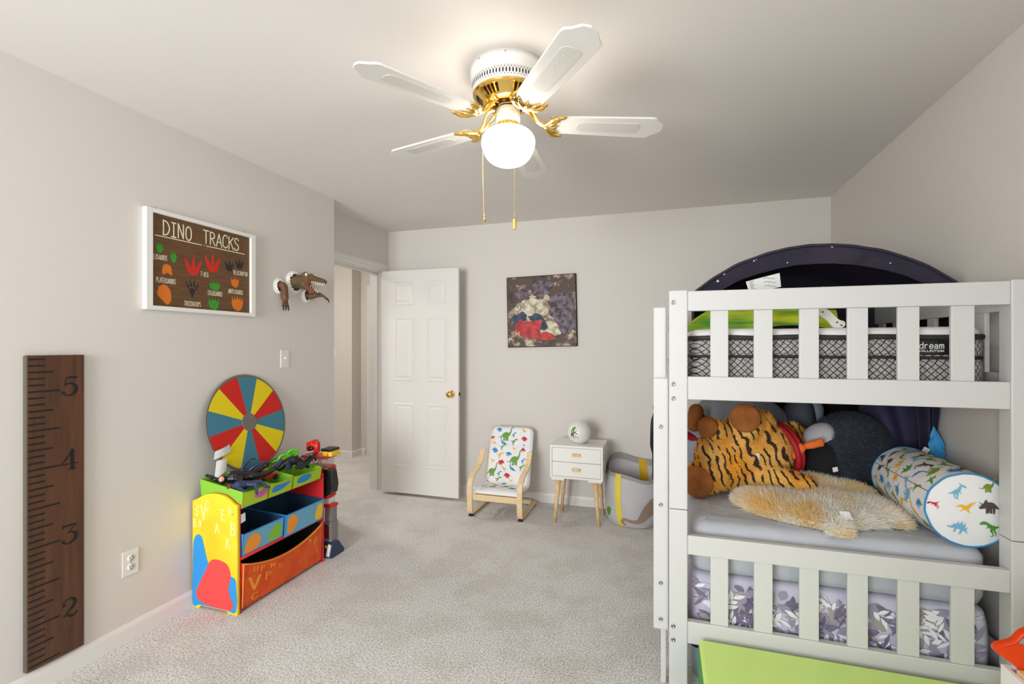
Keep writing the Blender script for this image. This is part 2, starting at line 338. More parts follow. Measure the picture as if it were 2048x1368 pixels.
FONT = {'A': [[(0,0),(.28,1)],[(.28,1),(.56,0)],[(.1,.35),(.46,.35)]], 'B': [[(.05,0),(.05,1)],[(.05,1),(.36,.95),(.38,.62),(.07,.53)],[(.07,.51),(.44,.42),(.44,.06),(.05,0)]],
 'C': [[(.5,.85),(.38,1),(.2,.98),(.06,.75),(.04,.4),(.1,.12),(.25,0),(.42,.04),(.52,.18)]], 'D': [[(.05,0),(.05,1)],[(.02,1),(.3,.93),(.47,.65),(.47,.35),(.3,.06),(.02,0)]],
 'E': [[(.45,1),(.05,1)],[(.05,1),(.05,0)],[(.05,0),(.45,0)],[(.05,.5),(.38,.5)]], 'G': [[(.5,.85),(.38,1),(.2,.98),(.06,.75),(.04,.4),(.1,.12),(.25,0),(.42,.04),(.5,.2),(.5,.42)],[(.3,.42),(.52,.42)]],
 'I': [[(.2,0),(.2,1)],[(.04,1),(.36,1)],[(.04,0),(.36,0)]], 'J': [[(.2,0),(.2,1)]], 'K': [[(.05,0),(.05,1)],[(.5,1),(.06,.48)],[(.2,.6),(.52,0)]], 'L': [[(.05,1),(.05,0)],[(.05,0),(.42,0)]],
 'N': [[(.05,0),(.05,1)],[(.05,1),(.45,0)],[(.45,0),(.45,1)]], 'O': [[(.25,1),(.08,.85),(.03,.5),(.08,.15),(.25,0),(.42,.15),(.47,.5),(.42,.85),(.25,1)]], 'P': [[(.05,0),(.05,1)],[(.05,1),(.35,.95),(.45,.75),(.35,.55),(.05,.48)]],
 'R': [[(.05,0),(.05,1)],[(.05,1),(.35,.95),(.45,.75),(.35,.55),(.05,.48)],[(.2,.5),(.48,0)]], 'S': [[(.46,.85),(.3,1),(.1,.92),(.06,.72),(.2,.56),(.4,.42),(.46,.22),(.34,.03),(.15,0),(.03,.15)]],
 'T': [[(0,1),(.5,1)],[(.25,1),(.25,0)]], 'U': [[(.05,1),(.05,.25),(.15,.03),(.35,.03),(.45,.25),(.45,1)]], 'V': [[(0,1),(.25,0)],[(.25,0),(.5,1)]], 'X': [[(0,0),(.5,1)],[(0,1),(.5,0)]], 'Y': [[(0,1),(.25,.5)],[(.25,.5),(.5,1)],[(.25,.5),(.25,0)]], '-': [[(.08,.5),(.4,.5)]], ' ': [],
 'd': [[(.45,1.0),(.45,0)],[(.45,.5),(.25,.66),(.06,.5),(.04,.3),(.1,.06),(.27,-.02),(.45,.14)]], 'r': [[(.08,.64),(.08,0)],[(.08,.4),(.2,.62),(.38,.62)]], 'e': [[(.05,.34),(.47,.34),(.42,.56),(.25,.66),(.08,.52),(.04,.28),(.14,.04),(.3,-.01),(.46,.1)]],
 'a': [[(.1,.56),(.26,.66),(.42,.54),(.43,.3),(.43,0)],[(.43,.34),(.2,.36),(.06,.22),(.12,.02),(.28,.0),(.43,.16)]], 'm': [[(.05,.64),(.05,0)],[(.05,.46),(.17,.65),(.28,.56),(.3,0)],[(.3,.46),(.42,.65),(.54,.56),(.56,0)]]}
def text(mb, place, s, x0, y0, w, h, t, mi=0, jit=0):
    adv = [.50 if c == 'I' else .40 if c == 'J' else (.7 if c == 'm' else .62) for c in s]; k = w/(sum(adv)-.1); x = x0
    for c, a in zip(s, adv):
        dy = random.uniform(-jit, jit)*h
        for pl in FONT[c]: stroke(mb, place, [(x+p[0]*k, y0+p[1]*h+dy) for p in pl], t, mi)
        x += a*k
# dinosaur silhouettes as strokes, unit size, facing +u
DINO = {
 'sauropod': [([(0,.34),(.06,.26),(.2,.28),(.36,.42),(.52,.46),(.66,.44),(.78,.56),(.85,.76),(.9,.92),(1,.92)], [.02,.03,.06,.2,.28,.22,.11,.07,.06,.05]), ([(.38,.4),(.37,.2),(.36,.06)], [.14,.08,.09]), ([(.47,.36),(.47,.2),(.46,.08)], [.1,.07,.08]), ([(.62,.4),(.63,.2),(.62,.06)], [.14,.08,.09]), ([(.55,.36),(.55,.2),(.56,.1)], [.1,.07,.07])],
 'trex': [([(0,.58),(.2,.54),(.42,.52),(.58,.62),(.7,.76),(.84,.8),(.98,.76)], [.02,.08,.22,.2,.13,.19,.12]), ([(.45,.5),(.52,.3),(.44,.18),(.48,.03),(.56,.02)], [.18,.1,.06,.05,.04]), ([(.4,.5),(.36,.3),(.3,.16),(.36,.05)], [.14,.08,.05,.04]), ([(.62,.58),(.72,.5),(.76,.52)], [.06,.035,.02])],
 'trike': [([(0,.26),(.14,.36),(.38,.48),(.62,.48),(.78,.42),(.95,.3)], [.02,.1,.34,.32,.26,.1]), ([(.72,.46),(.66,.74)], [.26,.1]), ([(.84,.5),(1.0,.66)], [.06,.012]), ([(.93,.36),(1.02,.46)], [.05,.01]), ([(.3,.4),(.31,.06)], [.14,.1]), ([(.44,.36),(.44,.08)], [.1,.09]), ([(.62,.4),(.64,.06)], [.13,.1]), ([(.54,.36),(.54,.1)], [.09,.08])],
 'stego': [([(0,.2),(.18,.32),(.42,.44),(.66,.38),(.86,.24),(1,.22)], [.02,.1,.32,.26,.1,.07]), ([(.2,.36),(.16,.56)], [.12,.01]), ([(.33,.48),(.31,.74)], [.15,.01]), ([(.48,.52),(.49,.8)], [.16,.01]), ([(.62,.48),(.66,.7)], [.14,.01]), ([(.75,.38),(.8,.52)], [.1,.01]), ([(.34,.4),(.34,.05)], [.14,.09]), ([(.62,.34),(.62,.05)], [.12,.08])],
 'ptero': [([(.5,.5),(.28,.72),(.02,.86)], [.2,.14,.01]), ([(.52,.5),(.72,.66),(1,.6)], [.2,.14,.01]), ([(.36,.24),(.52,.5),(.62,.56)], [.03,.14,.08]), ([(.6,.54),(.68,.44),(.84,.34)], [.07,.06,.01])],
 'plesio': [([(0,.92),(.08,.96),(.14,.8),(.2,.5),(.36,.3),(.6,.24),(.84,.16),(1,.14)], [.03,.06,.06,.09,.18,.22,.1,.02]), ([(.4,.26),(.34,.06)], [.1,.02]), ([(.62,.2),(.6,.04)], [.1,.02])],
 'anky': [([(0,.5),(.16,.44),(.4,.46),(.64,.44),(.84,.38),(.97,.34)], [.1,.07,.36,.34,.2,.12]), ([(.3,.36),(.3,.08)], [.13,.1]), ([(.64,.36),(.66,.08)], [.13,.1]), ([(.46,.34),(.46,.1)], [.1,.08])],
 'para': [([(.0,.3),(.2,.36),(.42,.46),(.58,.6),(.66,.8),(.8,.82),(.92,.74)], [.02,.1,.24,.18,.1,.13,.08]), ([(.76,.86),(.58,1.0)], [.07,.03]), ([(.44,.44),(.48,.22),(.42,.04),(.52,.03)], [.18,.09,.05,.04]), ([(.36,.42),(.32,.2),(.36,.06)], [.12,.07,.05]), ([(.56,.52),(.66,.36)], [.07,.03])]}
def dino(mb, place, kind, cx, cy, size, mi, rot=0, flip=False):
    c, s = math.cos(rot), math.sin(rot)
    for pts, ws in DINO[kind]:
        q = []
        for x, y in pts:
            x -= .5; y -= .45
            if flip: x = -x
            q.append((cx+(x*c-y*s)*size, cy+(x*s+y*c)*size))
        stroke(mb, place, q, [w*size for w in ws], mi, smooth=4)
def remeshed(mb, voxel, smooth=6):
    """union of overlapping volumes as one continuous skin"""
    me = mb.mesh('tmp'); o = bpy.data.objects.new('tmp', me); COL.objects.link(o)
    r = o.modifiers.new('r', 'REMESH'); r.mode = 'VOXEL'; r.voxel_size = voxel; r.use_smooth_shade = True
    s = o.modifiers.new('s', 'SMOOTH'); s.iterations = smooth; s.factor = .5
    dg = bpy.context.evaluated_depsgraph_get(); dg.update()
    out = bpy.data.meshes.new_from_object(o.evaluated_get(dg)); bpy.data.objects.remove(o); bpy.data.meshes.remove(me)
    out.polygons.foreach_set('use_smooth', [True]*len(out.polygons))
    return out
def fur(me, count, length, width, droop=(0,0,-.3), rnd=.5, keep=None, away=None, face=None):
    """short hairs standing on a mesh, as one mesh of thin triangles"""
    bm = bmesh.new(); bm.from_mesh(me); bmesh.ops.recalc_face_normals(bm, faces=bm.faces); bm.to_mesh(me); bm.free()
    me.calc_loop_triangles(); T = me.loop_triangles; A = [t.area for t in T]; tot = sum(A); V = me.vertices; mb = MB(); vs = []; fs = []
    acc = 0; R = random.Random(3); D = Vector(droop)
    for t, a in zip(T, A):
        acc += a/tot*count
        while acc >= 1:
            acc -= 1; u, v = R.random(), R.random()
            if u+v > 1: u, v = 1-u, 1-v
            a0, b0, c0 = (V[i].co for i in t.vertices); p = a0+(b0-a0)*u+(c0-a0)*v
            if keep and not keep(p): continue
            if away: q = Vector((p.x-away[0], p.y-away[1], 0)); D = q.normalized()*away[2] if q.length > 1e-6 else Vector()
            d = (t.normal+D+Vector((R.uniform(-1,1), R.uniform(-1,1), R.uniform(-1,1)))*rnd).normalized(); sd = (d.cross(t.normal).normalized()+Vector((R.uniform(-1,1), R.uniform(-1,1), R.uniform(-1,1)))*.35).normalized()*width
            if face: sd = (d.cross(Vector(face)).normalized()+Vector((R.uniform(-1,1), R.uniform(-1,1), R.uniform(-1,1)))*.5).normalized()*width
            L = length*R.uniform(.6, 1.25); i = len(vs); vs += [p-sd-d*.002, p+sd-d*.002, p+d*L]; fs.append((i, i+1, i+2))
    mb.add(vs, fs); return mb
# ================================================================== THE ROOM
XL, XD, XR, YB, YF, H = -2.34, -2.52, 1.163, 4.07, -2.2, 2.44
struct(MB().box(-5.2, XR, YF, 5.4, -0.06, 0).build('floor', 'carpet'), 'beige plush carpet running from the bedroom into the hall', 'floor')
struct(MB().box(-5.3, XR+.12, YF-.12, 5.5, H, H+.08).build('ceiling', 'ceiling_paint'), 'plain off-white ceiling', 'ceiling')
struct(MB().box(XD, XL, YF, 3.035, 0, H).build('wall_left', 'wall_paint'), 'warm grey wall with the ruler board and sign', 'wall')
struct(MB().box(XD-.12, XD, 3.035, 3.165, 0, H).box(XD-.12, XD, 3.965, YB, 0, H).box(XD-.12, XD, 3.165, 3.965, 2.05, H).box(XD-.12, XD, YF, 3.035, 0, H).build('wall_entry', 'wall_paint'), 'short grey wall above and around the doorway', 'wall')
struct(MB().box(XD-.12, XR+.12, YB, YB+.12, 0, H).build('wall_back', 'wall_paint'), 'warm grey wall behind the chair and nightstand', 'wall')
# assumed unseen windows placed for daylight: front wall, plus one added in right wall
zb, zt = .65, 2.15; FW, SW = (-2.15, -.75), (-1.75, -.25)
struct(MB().box(XD, FW[0], YF-.12, YF, 0, H).box(FW[1], XR, YF-.12, YF, 0, H).box(FW[0], FW[1], YF-.12, YF, 0, zb).box(FW[0], FW[1], YF-.12, YF, zt, H).build('wall_front', 'wall_paint'), 'window wall behind the photographer', 'wall')
struct(MB().box(XR, XR+.12, SW[1], YB, 0, H).box(XR, XR+.12, YF-.12, SW[0], 0, H).box(XR, XR+.12, SW[0], SW[1], 0, zb).box(XR, XR+.12, SW[0], SW[1], zt, H).build('wall_right', 'wall_paint'), 'warm grey wall beside the bunk bed', 'wall')
def window(name, P, a, b, label):
    m = MB()
    def bx(u0, u1, d0, d1, z0, z1): m.prism([(u0, z0), (u1, z0), (u1, z1), (u0, z1)], lambda u, z: P(u, d0, z), lambda u, z: P(u, d1, z))
    bx(a-.07, a, 0, .015, zb-.07, zt+.07); bx(b, b+.07, 0, .015, zb-.07, zt+.07); bx(a, b, 0, .015, zt, zt+.07); bx(a-.09, b+.09, 0, .04, zb-.03, zb)
    for z0, z1 in ((zb, zb+.04), (zt-.04, zt), (1.38, 1.42)): bx(a, b, -.1, -.06, z0, z1)
    bx(a, a+.04, -.1, -.06, zb, zt); bx(b-.04, b, -.1, -.06, zb, zt)
    struct(m.build(name, 'trim_white', bevel=.003), label, 'window')
window('window_1', lambda u, d, z: (u, YF+d, z), *FW, 'white framed window assumed in the wall behind the photographer')
window('added_window_2', lambda u, d, z: (XR-d, u, z), *SW, 'white framed window added unseen in the right wall for its daylight')
# hall beyond the doorway
hl = MB().box(-5.3, -3.6, 5.0, 5.5, 0, H).box(-3.6, XD, 5.18, 5.5, 0, H).box(-5.3, -5.2, YF, 5.0, 0, H).box(-5.2, XD-.12, 1.6, 1.7, 0, H).box(XD-.12, XD-.0, YB+.12, 5.18, 0, H)
struct(hl.build('wall_hall', 'wall_paint'), 'grey hall walls seen through the doorway', 'wall')
# baseboards (flat board with a stepped cap)
BBP = [(0, 0), (.012, 0), (.012, .062), (.008, .074), (.004, .082), (0, .082)]
def baseboard(name, segs, label):
    m = MB()
    for (ax, ay), (bx, by), (nx, ny) in segs:
        m.prism(BBP, lambda d, z, ax=ax, ay=ay, nx=nx, ny=ny: (ax+nx*d, ay+ny*d, z), lambda d, z, bx=bx, by=by, nx=nx, ny=ny: (bx+nx*d, by+ny*d, z))
    return struct(m.build(name, 'trim_white'), label, 'baseboard')
baseboard('baseboard_left', [((XL, YF), (XL, 3.035), (1, 0)), ((XL+.012, 3.035), (XD, 3.035), (0, 1))], 'white baseboard along the ruler wall')
baseboard('baseboard_back', [((-2.40, YB), (XR, YB), (0, -1))], 'white baseboard behind the chair and nightstand')
baseboard('baseboard_right', [((XR, YF), (XR, YB), (-1, 0))], 'white baseboard beside the bunk bed')
baseboard('baseboard_hall', [((-5.2, 5.0), (-3.588, 5.0), (0, -1)), ((-3.6, 5.0), (-3.6, 5.18), (1, 0)), ((-3.6, 5.18), (-3.53, 5.18), (0, -1))], 'white baseboard around the hall corner')
# door casing: moulded boards on the room side, jamb lining inside
CP = [(0, 0), (.018, .004), (.018, .030), (.012, .040), (.012, .062), (.007, .075), (0, .085)]
cs = MB()
cs.prism(CP, lambda d, z: (XD+d, 3.08, 2.035+z), lambda d, z: (XD+d, 4.065, 2.035+z))
cs.prism(CP, lambda d, y: (XD+d, 3.96+y, 0), lambda d, y: (XD+d, 3.96+y, 2.035))
cs.prism(CP, lambda d, y: (XD+d, 3.165-y, 0), lambda d, y: (XD+d, 3.165-y, 2.035))
cs.box(XD-.125, XD+.004, 3.948, 3.972, 0, 2.04).box(XD-.125, XD+.004, 3.158, 3.182, 0, 2.04).box(XD-.125, XD+.004, 3.16, 3.97, 2.03, 2.052)
cs.box(XD-.075, XD-.04, 3.938, 3.95, 0, 2.03).box(XD-.075, XD-.04, 3.18, 3.95, 2.018, 2.032)
struct(cs.build('trim_1', 'trim_white', normals=True), 'white moulded casing around the bedroom doorway', 'door casing')
c2 = MB().box(-3.505, -3.43, 5.162, 5.18, 0, 2.1).box(-3.43, -2.68, 5.162, 5.18, 2.03, 2.1).box(-3.43, -3.415, 5.15, 5.18, 0, 2.03)
struct(c2.build('trim_2', 'trim_white', bevel=.004), 'white door casing at the end of the hall', 'door casing')
d2 = MB().box(-3.412, -2.69, 5.166, 5.18, .012, 2.028)
struct(d2.build('door_2', 'door_white', bevel=.003), 'white door at the end of the hall, seen edge on', 'door')
# bedroom door: six raised panels, standing open before the back wall
dr = struct(MB().box(-2.462, -1.700, 3.862, 3.894, .024, 2.03).build('door_1', 'door_white', bevel=.002), 'white six panel door standing open against the back wall', 'door')
for xa, xb in ((-2.333, -2.133), (-2.015, -1.815)):
    for za, zc in ((1.715, 1.925), (1.035, 1.61), (.26, .835)):
        p = MB(); Y = 3.862
        def ring(i, y): return [(xa+i, y, za+i), (xb-i, y, za+i), (xb-i, y, zc-i), (xa+i, y, zc-i)]
        rings = [ring(0, Y+.0005), ring(.006, Y-.0045), ring(.016, Y-.004), ring(.022, Y+.0005), ring(.030, Y+.0005), ring(.045, Y-.006)]
        vs = [q for r in rings for q in r]; fs = []
        for i in range(len(rings)-1):
            for k in range(4): fs.append((i*4+k, i*4+(k+1) % 4, i*4+4+(k+1) % 4, i*4+4+k))
        fs.append((20, 21, 22, 23)); p.add(vs, fs); p.build('panel', 'door_white', dr)
RX = Matrix.Rotation(PI/2, 3, 'X')
kn = MB().lathe([(.001, -.002), (.032, -.002), (.032, .004), (.026, .008), (.012, .012), (.011, .034), (.017, .038), (.027, .046), (.029, .055), (.025, .064), (.014, .069), (.001, .070)], (-1.765, 3.862, .93), 28, M=RX)
k0 = kn.build('door_knob', 'brass', dr, label='polished brass round door knob')
MB().lathe([(.001, -.0), (.032, -.0), (.032, .006), (.012, .01), (.012, .034), (.027, .046), (.027, .060), (.001, .068)], (-1.765, 3.894, .93), 24, M=Matrix.Rotation(-PI/2, 3, 'X')).build('door_knob', 'brass', dr)
MB().box(-1.701, -1.692, 3.870, 3.886, .915, .945).build('latch', 'brass_dark', dr, bevel=.002)
for z in (.25, 1.03, 1.82): MB().lathe([(.006, z-.045), (.006, z+.045)], (-2.468, 3.90, 0), 10).build('hinge', 'brass', dr)
# unseen lamp, added to light the hall
hlamp = thing('added_hall_lamp', 'round flush ceiling lamp added unseen to light the hall', 'lamp', (-3.6, 3.6, H))
MB().lathe([(.15, 2.438), (.15, 2.42), (.14, 2.415)], (-3.6, 3.6, 0), 28).build('lamp_base', 'plastic_white', hlamp)
mat('hall_glass', (255, 250, 240), .4, emit=((255, 250, 244), 120))
MB().lathe([(.138, 2.418), (.125, 2.39), (.08, 2.365), (.01, 2.355)], (-3.6, 3.6, 0), 28).build('lamp_shade', 'hall_glass', hlamp)

# ---- switches and outlet
def switch(name, label, P, group=None):
    """P(u, v, d): plate-plane coordinates to the world"""
    t = thing(name, label, 'switch', P(0, 0, 0), group)
    def bx(u0, u1, v0, v1, d0, d1, mb): return mb.prism([(u0, v0), (u1, v0), (u1, v1), (u0, v1)], lambda u, v: P(u, v, d0), lambda u, v: P(u, v, d1))
    bx(-.036, .036, -.058, .058, .0005, .006, MB()).build('cover_plate', 'plate_white', t, bevel=.0025)
    bx(-.005, .005, -.012, .012, .006, .007, MB()).build('slot', 'trim_white', t)
    bx(-.004, .004, .0, .010, .005, .016, MB()).build('toggle', 'plastic_white', t, bevel=.001)
    for v in (-.03, .03): MB().lathe([(.003, 0), (.003, .0012)], P(0, v, .006), 10, M=Matrix.Rotation(PI/2, 3, 'Y')).build('screw', 'plate_white', t)
switch('light_switch', 'white toggle light switch on the left wall above the colour wheel', lambda u, v, d: (XL+d, 2.54+u, 1.265+v))
switch('light_switch', 'white light switch on the hall wall seen through the doorway', lambda u, v, d: (-3.862+u, 5.0-d, 1.262+v))
t = thing('electrical_outlet', 'white duplex electrical outlet low on the left wall', 'outlet', (XL, 1.593, .354))
MB().box(XL+.0005, XL+.006, 1.557, 1.629, .296, .412).build('cover_plate', 'plate_white', t, bevel=.0025)
for dz in (-.02, .02):
    r = MB().lathe([(.016, 0), (.016, .003)], (XL+.0055, 1.593, .354+dz), 20, M=Matrix.Rotation(PI/2, 3, 'Y')).build('receptacle', 'trim_white', t)
    s = MB()
    for dy in (-.006, .006): s.box(XL+.0084, XL+.009, 1.593+dy-.0012, 1.593+dy+.0012, .356+dz-.003, .356+dz+.006)
    s.lathe([(.0026, 0), (.0026, .0005)], (XL+.0085, 1.593, .346+dz), 10, M=Matrix.Rotation(PI/2, 3, 'Y')); s.build('slot', 'black_matte', r)
MB().lathe([(.0028, 0), (.0028, .001)], (XL+.006, 1.593, .354), 10, M=Matrix.Rotation(PI/2, 3, 'Y')).build('screw', 'steel', t)

# ================================================================== CEILING FAN
FX, FY = -.590, 1.828
fan = thing('ceiling_fan', 'white five blade ceiling fan with brass brackets and lit globe', 'ceiling fan', (FX, FY, H))
fc = (FX, FY, 0)
MB().lathe([(.150, 2.4395), (.150, 2.400), (.146, 2.396), (.146, 2.388), (.143, 2.384)], fc, 56).build('ceiling_canopy', 'fan_white', fan)
MB().lathe([(.143, 2.386), (.143, 2.344), (.138, 2.340)], fc, 56).build('motor_housing', 'fan_white', fan)
sl = MB()
for k in range(72):
    a = 2*PI*k/72; M = Matrix.Rotation(a, 3, 'Z')
    for z0, z1, w in ((2.355, 2.374, .0026), (2.376, 2.380, .0022), (2.349, 2.353, .0022)):
        a2 = a if z0 == 2.355 else a+PI/72; M = Matrix.Rotation(a2, 3, 'Z')
        sl.add([M @ Vector(p)+Vector(fc) for p in ((.1436, -w, z0+.003), (.1436, 0, z0), (.1436, w, z0+.003), (.1436, w, z1-.003), (.1436, 0, z1), (.1436, -w, z1-.003))], [(0, 1, 2, 3, 4, 5)])
v = sl.build('vent_slots', 'black_matte', fan, normals=False); v['kind'] = 'stuff'
MB().lathe([(.140, 2.342), (.140, 2.336), (.128, 2.331), (.112, 2.316), (.096, 2.304), (.090, 2.300), (.05, 2.298)], fc, 56).build('brass_dish', 'brass', fan)
sl = MB()
for g in range(6):
    for k in range(4):
        a = 2*PI*g/6+(k-1.5)*.145+.25; M = Matrix.Rotation(a, 3, 'Z')
        def Q(s, w): # along the dish slope
            r = .128-.030*s; z = 2.331-.0255*s; return M @ Vector((r+.0012, w*r/.12, z-.0012))+Vector(fc)
        sl.add([Q(.12, -.006), Q(.04, 0), Q(.12, .006), Q(.85, .0035), Q(.93, 0), Q(.85, -.0035)], [(0, 1, 2, 3, 4, 5)])
v = sl.build('dish_slots', 'brass_dark', fan, normals=False); v['kind'] = 'stuff'
MB().lathe([(.062, 2.300), (.062, 2.290), (.052, 2.284), (.03, 2.282)], fc, 40).build('rotor_plate', 'brass_dark', fan)
MB().lathe([(.047, 2.286), (.047, 2.226), (.044, 2.222)], fc, 40).build('switch_housing', 'fan_white', fan)
MB().lathe([(.046, 2.226), (.050, 2.222), (.052, 2.212), (.050, 2.206), (.044, 2.204)], fc, 40).build('globe_collar', 'brass', fan)
cb = MB()
for k in range(36):
    a = 2*PI*k/36; cb.ell((FX+.0515*math.cos(a), FY+.0515*math.sin(a), 2.209), .0032, n=6)
v = cb.build('beaded_trim', 'brass', fan); v['kind'] = 'stuff'
gp = [(.047, 2.207), (.058, 2.203), (.082, 2.194), (.099, 2.178), (.1065, 2.158), (.105, 2.140), (.0995, 2.122), (.092, 2.104), (.078, 2.086), (.058, 2.073), (.034, 2.065), (.012, 2.062), (.001, 2.0617)]
gs = [(q[0], q[1]) for q in spline([(r, z, 0) for r, z in gp], 3)]
MB().lathe(gs, fc, 48, cap=False).build('light_globe', 'globe_glass', fan, label='lit white glass globe')
for a in (1.9, 2.6, 4.2, 4.95): MB().ell((FX+.150*math.cos(a), FY+.150*math.sin(a), 2.428), .0035, n=8).build('screw', 'steel', fan)
# blade: long board with an ogee tip, inset cane panel
half = [(.165, 0), (.165, .030), (.172, .046), (.19, .053), (.30, .059), (.50, .066), (.568, .068), (.580, .065), (.589, .055), (.596, .045), (.608, .036), (.622, .024), (.628, .0)]
out = half+[(x, -y) for x, y in half[::-1][1:-1]]
cane = [(x, y) for x, y in [(.245+.02*(1-math.cos(g))*0, 0) for g in ()]]
ci = []
for k in range(9): g = PI/2+PI*k/8; ci.append((.295+.022*math.cos(g), .030*math.sin(g)))
for k in range(9): g = -PI/2+PI*k/8; ci.append((.510+.020*math.cos(g), .034*math.sin(g)))
PITCH = math.radians(-7)
for b in range(5):
    ang = math.radians(-50.5+72*b); M = Matrix.Rotation(ang, 3, 'Z') @ Matrix.Rotation(PITCH, 3, 'X')
    def T(x, y, z): return M @ Vector((x, y, 0))+Vector((FX, FY, 2.231+z))
    bl = MB().prism(out, lambda x, y: T(x, y, -.004), lambda x, y: T(x, y, .004)).build('blade', 'fan_white', fan, bevel=.0015)
    MB().prism(ci, lambda x, y: T(x, y, -.0055), lambda x, y: T(x, y, -.003)).build('cane_inset', 'cane', bl)
    M2 = Matrix.Rotation(ang, 3, 'Z')
    def T2(x, y, z): return M2 @ Vector((x, y, 0))+Vector((FX, FY, z))
    br = MB()
    for sy in (-1, 1):
        br.tube([T2(*p) for p in spline([(.055, .010*sy, 2.294), (.082, .020*sy, 2.286), (.100, .016*sy, 2.268), (.118, .008*sy, 2.243), (.145, .006*sy, 2.226), (.165, .008*sy, 2.222)], 4)], .0068, 8)
        # fluted palmette clasping the blade root
        br.tube([T(*p) for p in spline([(.150, .004*sy, -.006), (.160, .026*sy, -.009), (.176, .046*sy, -.010), (.200, .060*sy, -.009), (.226, .062*sy, -.006)], 4)], [.009]*6+[.011]*6+[.008]*3+[.005, .002], 8)
        br.tube([T(*p) for p in spline([(.152, .004*sy, -.008), (.172, .020*sy, -.012), (.190, .034*sy, -.010), (.204, .040*sy, -.007)], 4)], [.007]*8+[.005]*4+[.002], 8)
    br.tube([T(*p) for p in spline([(.148, 0, -.008), (.175, 0, -.013), (.198, 0, -.008)], 4)], [.007]*7+[.004, .002], 8)
    br.build('blade_bracket', 'brass', fan)
    for q in ((.178, .0), (.168, .018), (.168, -.018)): pass
# pull chains of small beads
def chain(p0, pts, zend, pend):
    path = spline([p0]+pts+[(pts[-1][0], pts[-1][1], zend)], 10); m = MB(); L = 0; step = .0052
    cum = [0]
    for i in range(1, len(path)): cum.append(cum[-1]+(path[i]-path[i-1]).length)
    s = 0; i = 0
    while s < cum[-1]:
        while cum[i+1] < s: i += 1
        q = path[i].lerp(path[i+1], (s-cum[i])/max(1e-9, cum[i+1]-cum[i])); m.ell(q, .0018, n=6); s += step
    m.tube(path, .0006, 5)
    c = m.build('pull_chain', 'brass', fan); x, y = pts[-1][:2]
    if pend == 'bell': MB().lathe([(.001, zend+.002), (.004, zend), (.004, zend-.012), (.006, zend-.016), (.009, zend-.024), (.0095, zend-.028), (.003, zend-.030)], (x, y, 0), 14).build('chain_pull', 'brass', c)
    else: MB().box(x-.006, x+.006, y-.006, y+.006, zend-.040, zend).build('chain_pull', 'brass', c, bevel=.002)
rt = Vector((math.cos(.3044), math.sin(.3044), 0)); fw = Vector((-math.sin(.3044), math.cos(.3044), 0)); fo = Vector((FX, FY, 0))
a = fo+rt*-.030+fw*.035; b = fo+rt*-.100+fw*.055
chain((a.x, a.y, 2.26), [(b.x, b.y, 2.20)], 1.885, 'bell')
a = fo+rt*.010-fw*.045; b = fo+rt*.024-fw*.112
chain((a.x, a.y, 2.262), [(b.x, b.y, 2.185)], 1.822, 'bar')
# ================================================================== LEFT WALL
# ---- growth ruler board
rul = thing('growth_ruler', 'tall dark wooden ruler board with black inch marks and numerals', 'ruler', (XL, 1.30, .1))
bd = MB().box(XL+.0005, XL+.022, 1.207, 1.397, .095, 1.31).build('board', 'ruler_wood', rul, bevel=.002)
MB().box(XL+.001, XL+.0215, 1.2045, 1.2075, .097, 1.308).build('board_edge', 'ruler_edge', rul)
pl = lambda u, v, l=0: (XL+.0224+l, u, v)
tk = MB()
for k in range(-2, 53):
    z = 1.169+.302/12*(5-k) if False else 1.169+.302*(6-k)/12
    if z > 1.300 or z < .11: continue
    kk = (k-6) % 12; L = .103 if kk in (0, 6) else (.081 if kk in (3, 9) else .053)
    tk.box(XL+.0216, XL+.0226, 1.2085, 1.2085+L, z-.0034, z+.0034)
v = tk.build('tick_marks', 'ruler_ink', rul)
DG = {'5': [([(.50, 1.0), (.9, .98)], [.11, .09]), ([(.30, .98), (.52, .99)], [.05, .10]), ([(.30, .98), (.24, .56)], .05), ([(.22, .54), (.40, .66), (.66, .64), (.86, .46), (.84, .20), (.60, .02), (.30, .02), (.10, .14)], [.05, .07, .1, .17, .17, .09, .06, .05]), ([(.14, .17), (.15, .17)], .15), ([(.9, .98), (.92, 1.06)], [.08, .03])],
 '4': [([(.66, 1.0), (.06, .32)], [.10, .05]), ([(.06, .30), (.98, .30)], .06), ([(.66, 1.02), (.66, .03)], .17), ([(.44, .02), (.90, .02)], .06)],
 '3': [([(.12, 1.0), (.86, .98)], [.10, .09]), ([(.86, .98), (.44, .60)], .05), ([(.42, .60), (.66, .60), (.86, .44), (.82, .18), (.56, .02), (.28, .02), (.10, .14)], [.05, .08, .16, .17, .09, .06, .05]), ([(.14, .17), (.15, .17)], .15), ([(.12, 1.0), (.12, .88)], [.08, .04])],
 '2': [([(.16, .72), (.18, .90), (.42, 1.02), (.70, .96), (.82, .76), (.70, .54), (.42, .34), (.16, .12)], [.12, .06, .06, .12, .17, .15, .09, .05]), ([(.18, .74), (.19, .74)], .15), ([(.12, .10), (.34, .18), (.60, .04), (.84, .06), (.92, .22)], [.05, .10, .12, .09, .04])]}
for d in '5432':
    m = MB(); z0 = 1.169-.302*(5-int(d))-.024
    for pts, w in DG[d]:
        stroke(m, pl, [(1.314+p[0]*.060, z0+p[1]*.074) for p in pts], [x*.084 for x in w] if isinstance(w, list) else w*.084, 0)
    m.build('numeral', 'ruler_ink', rul, normals=False)
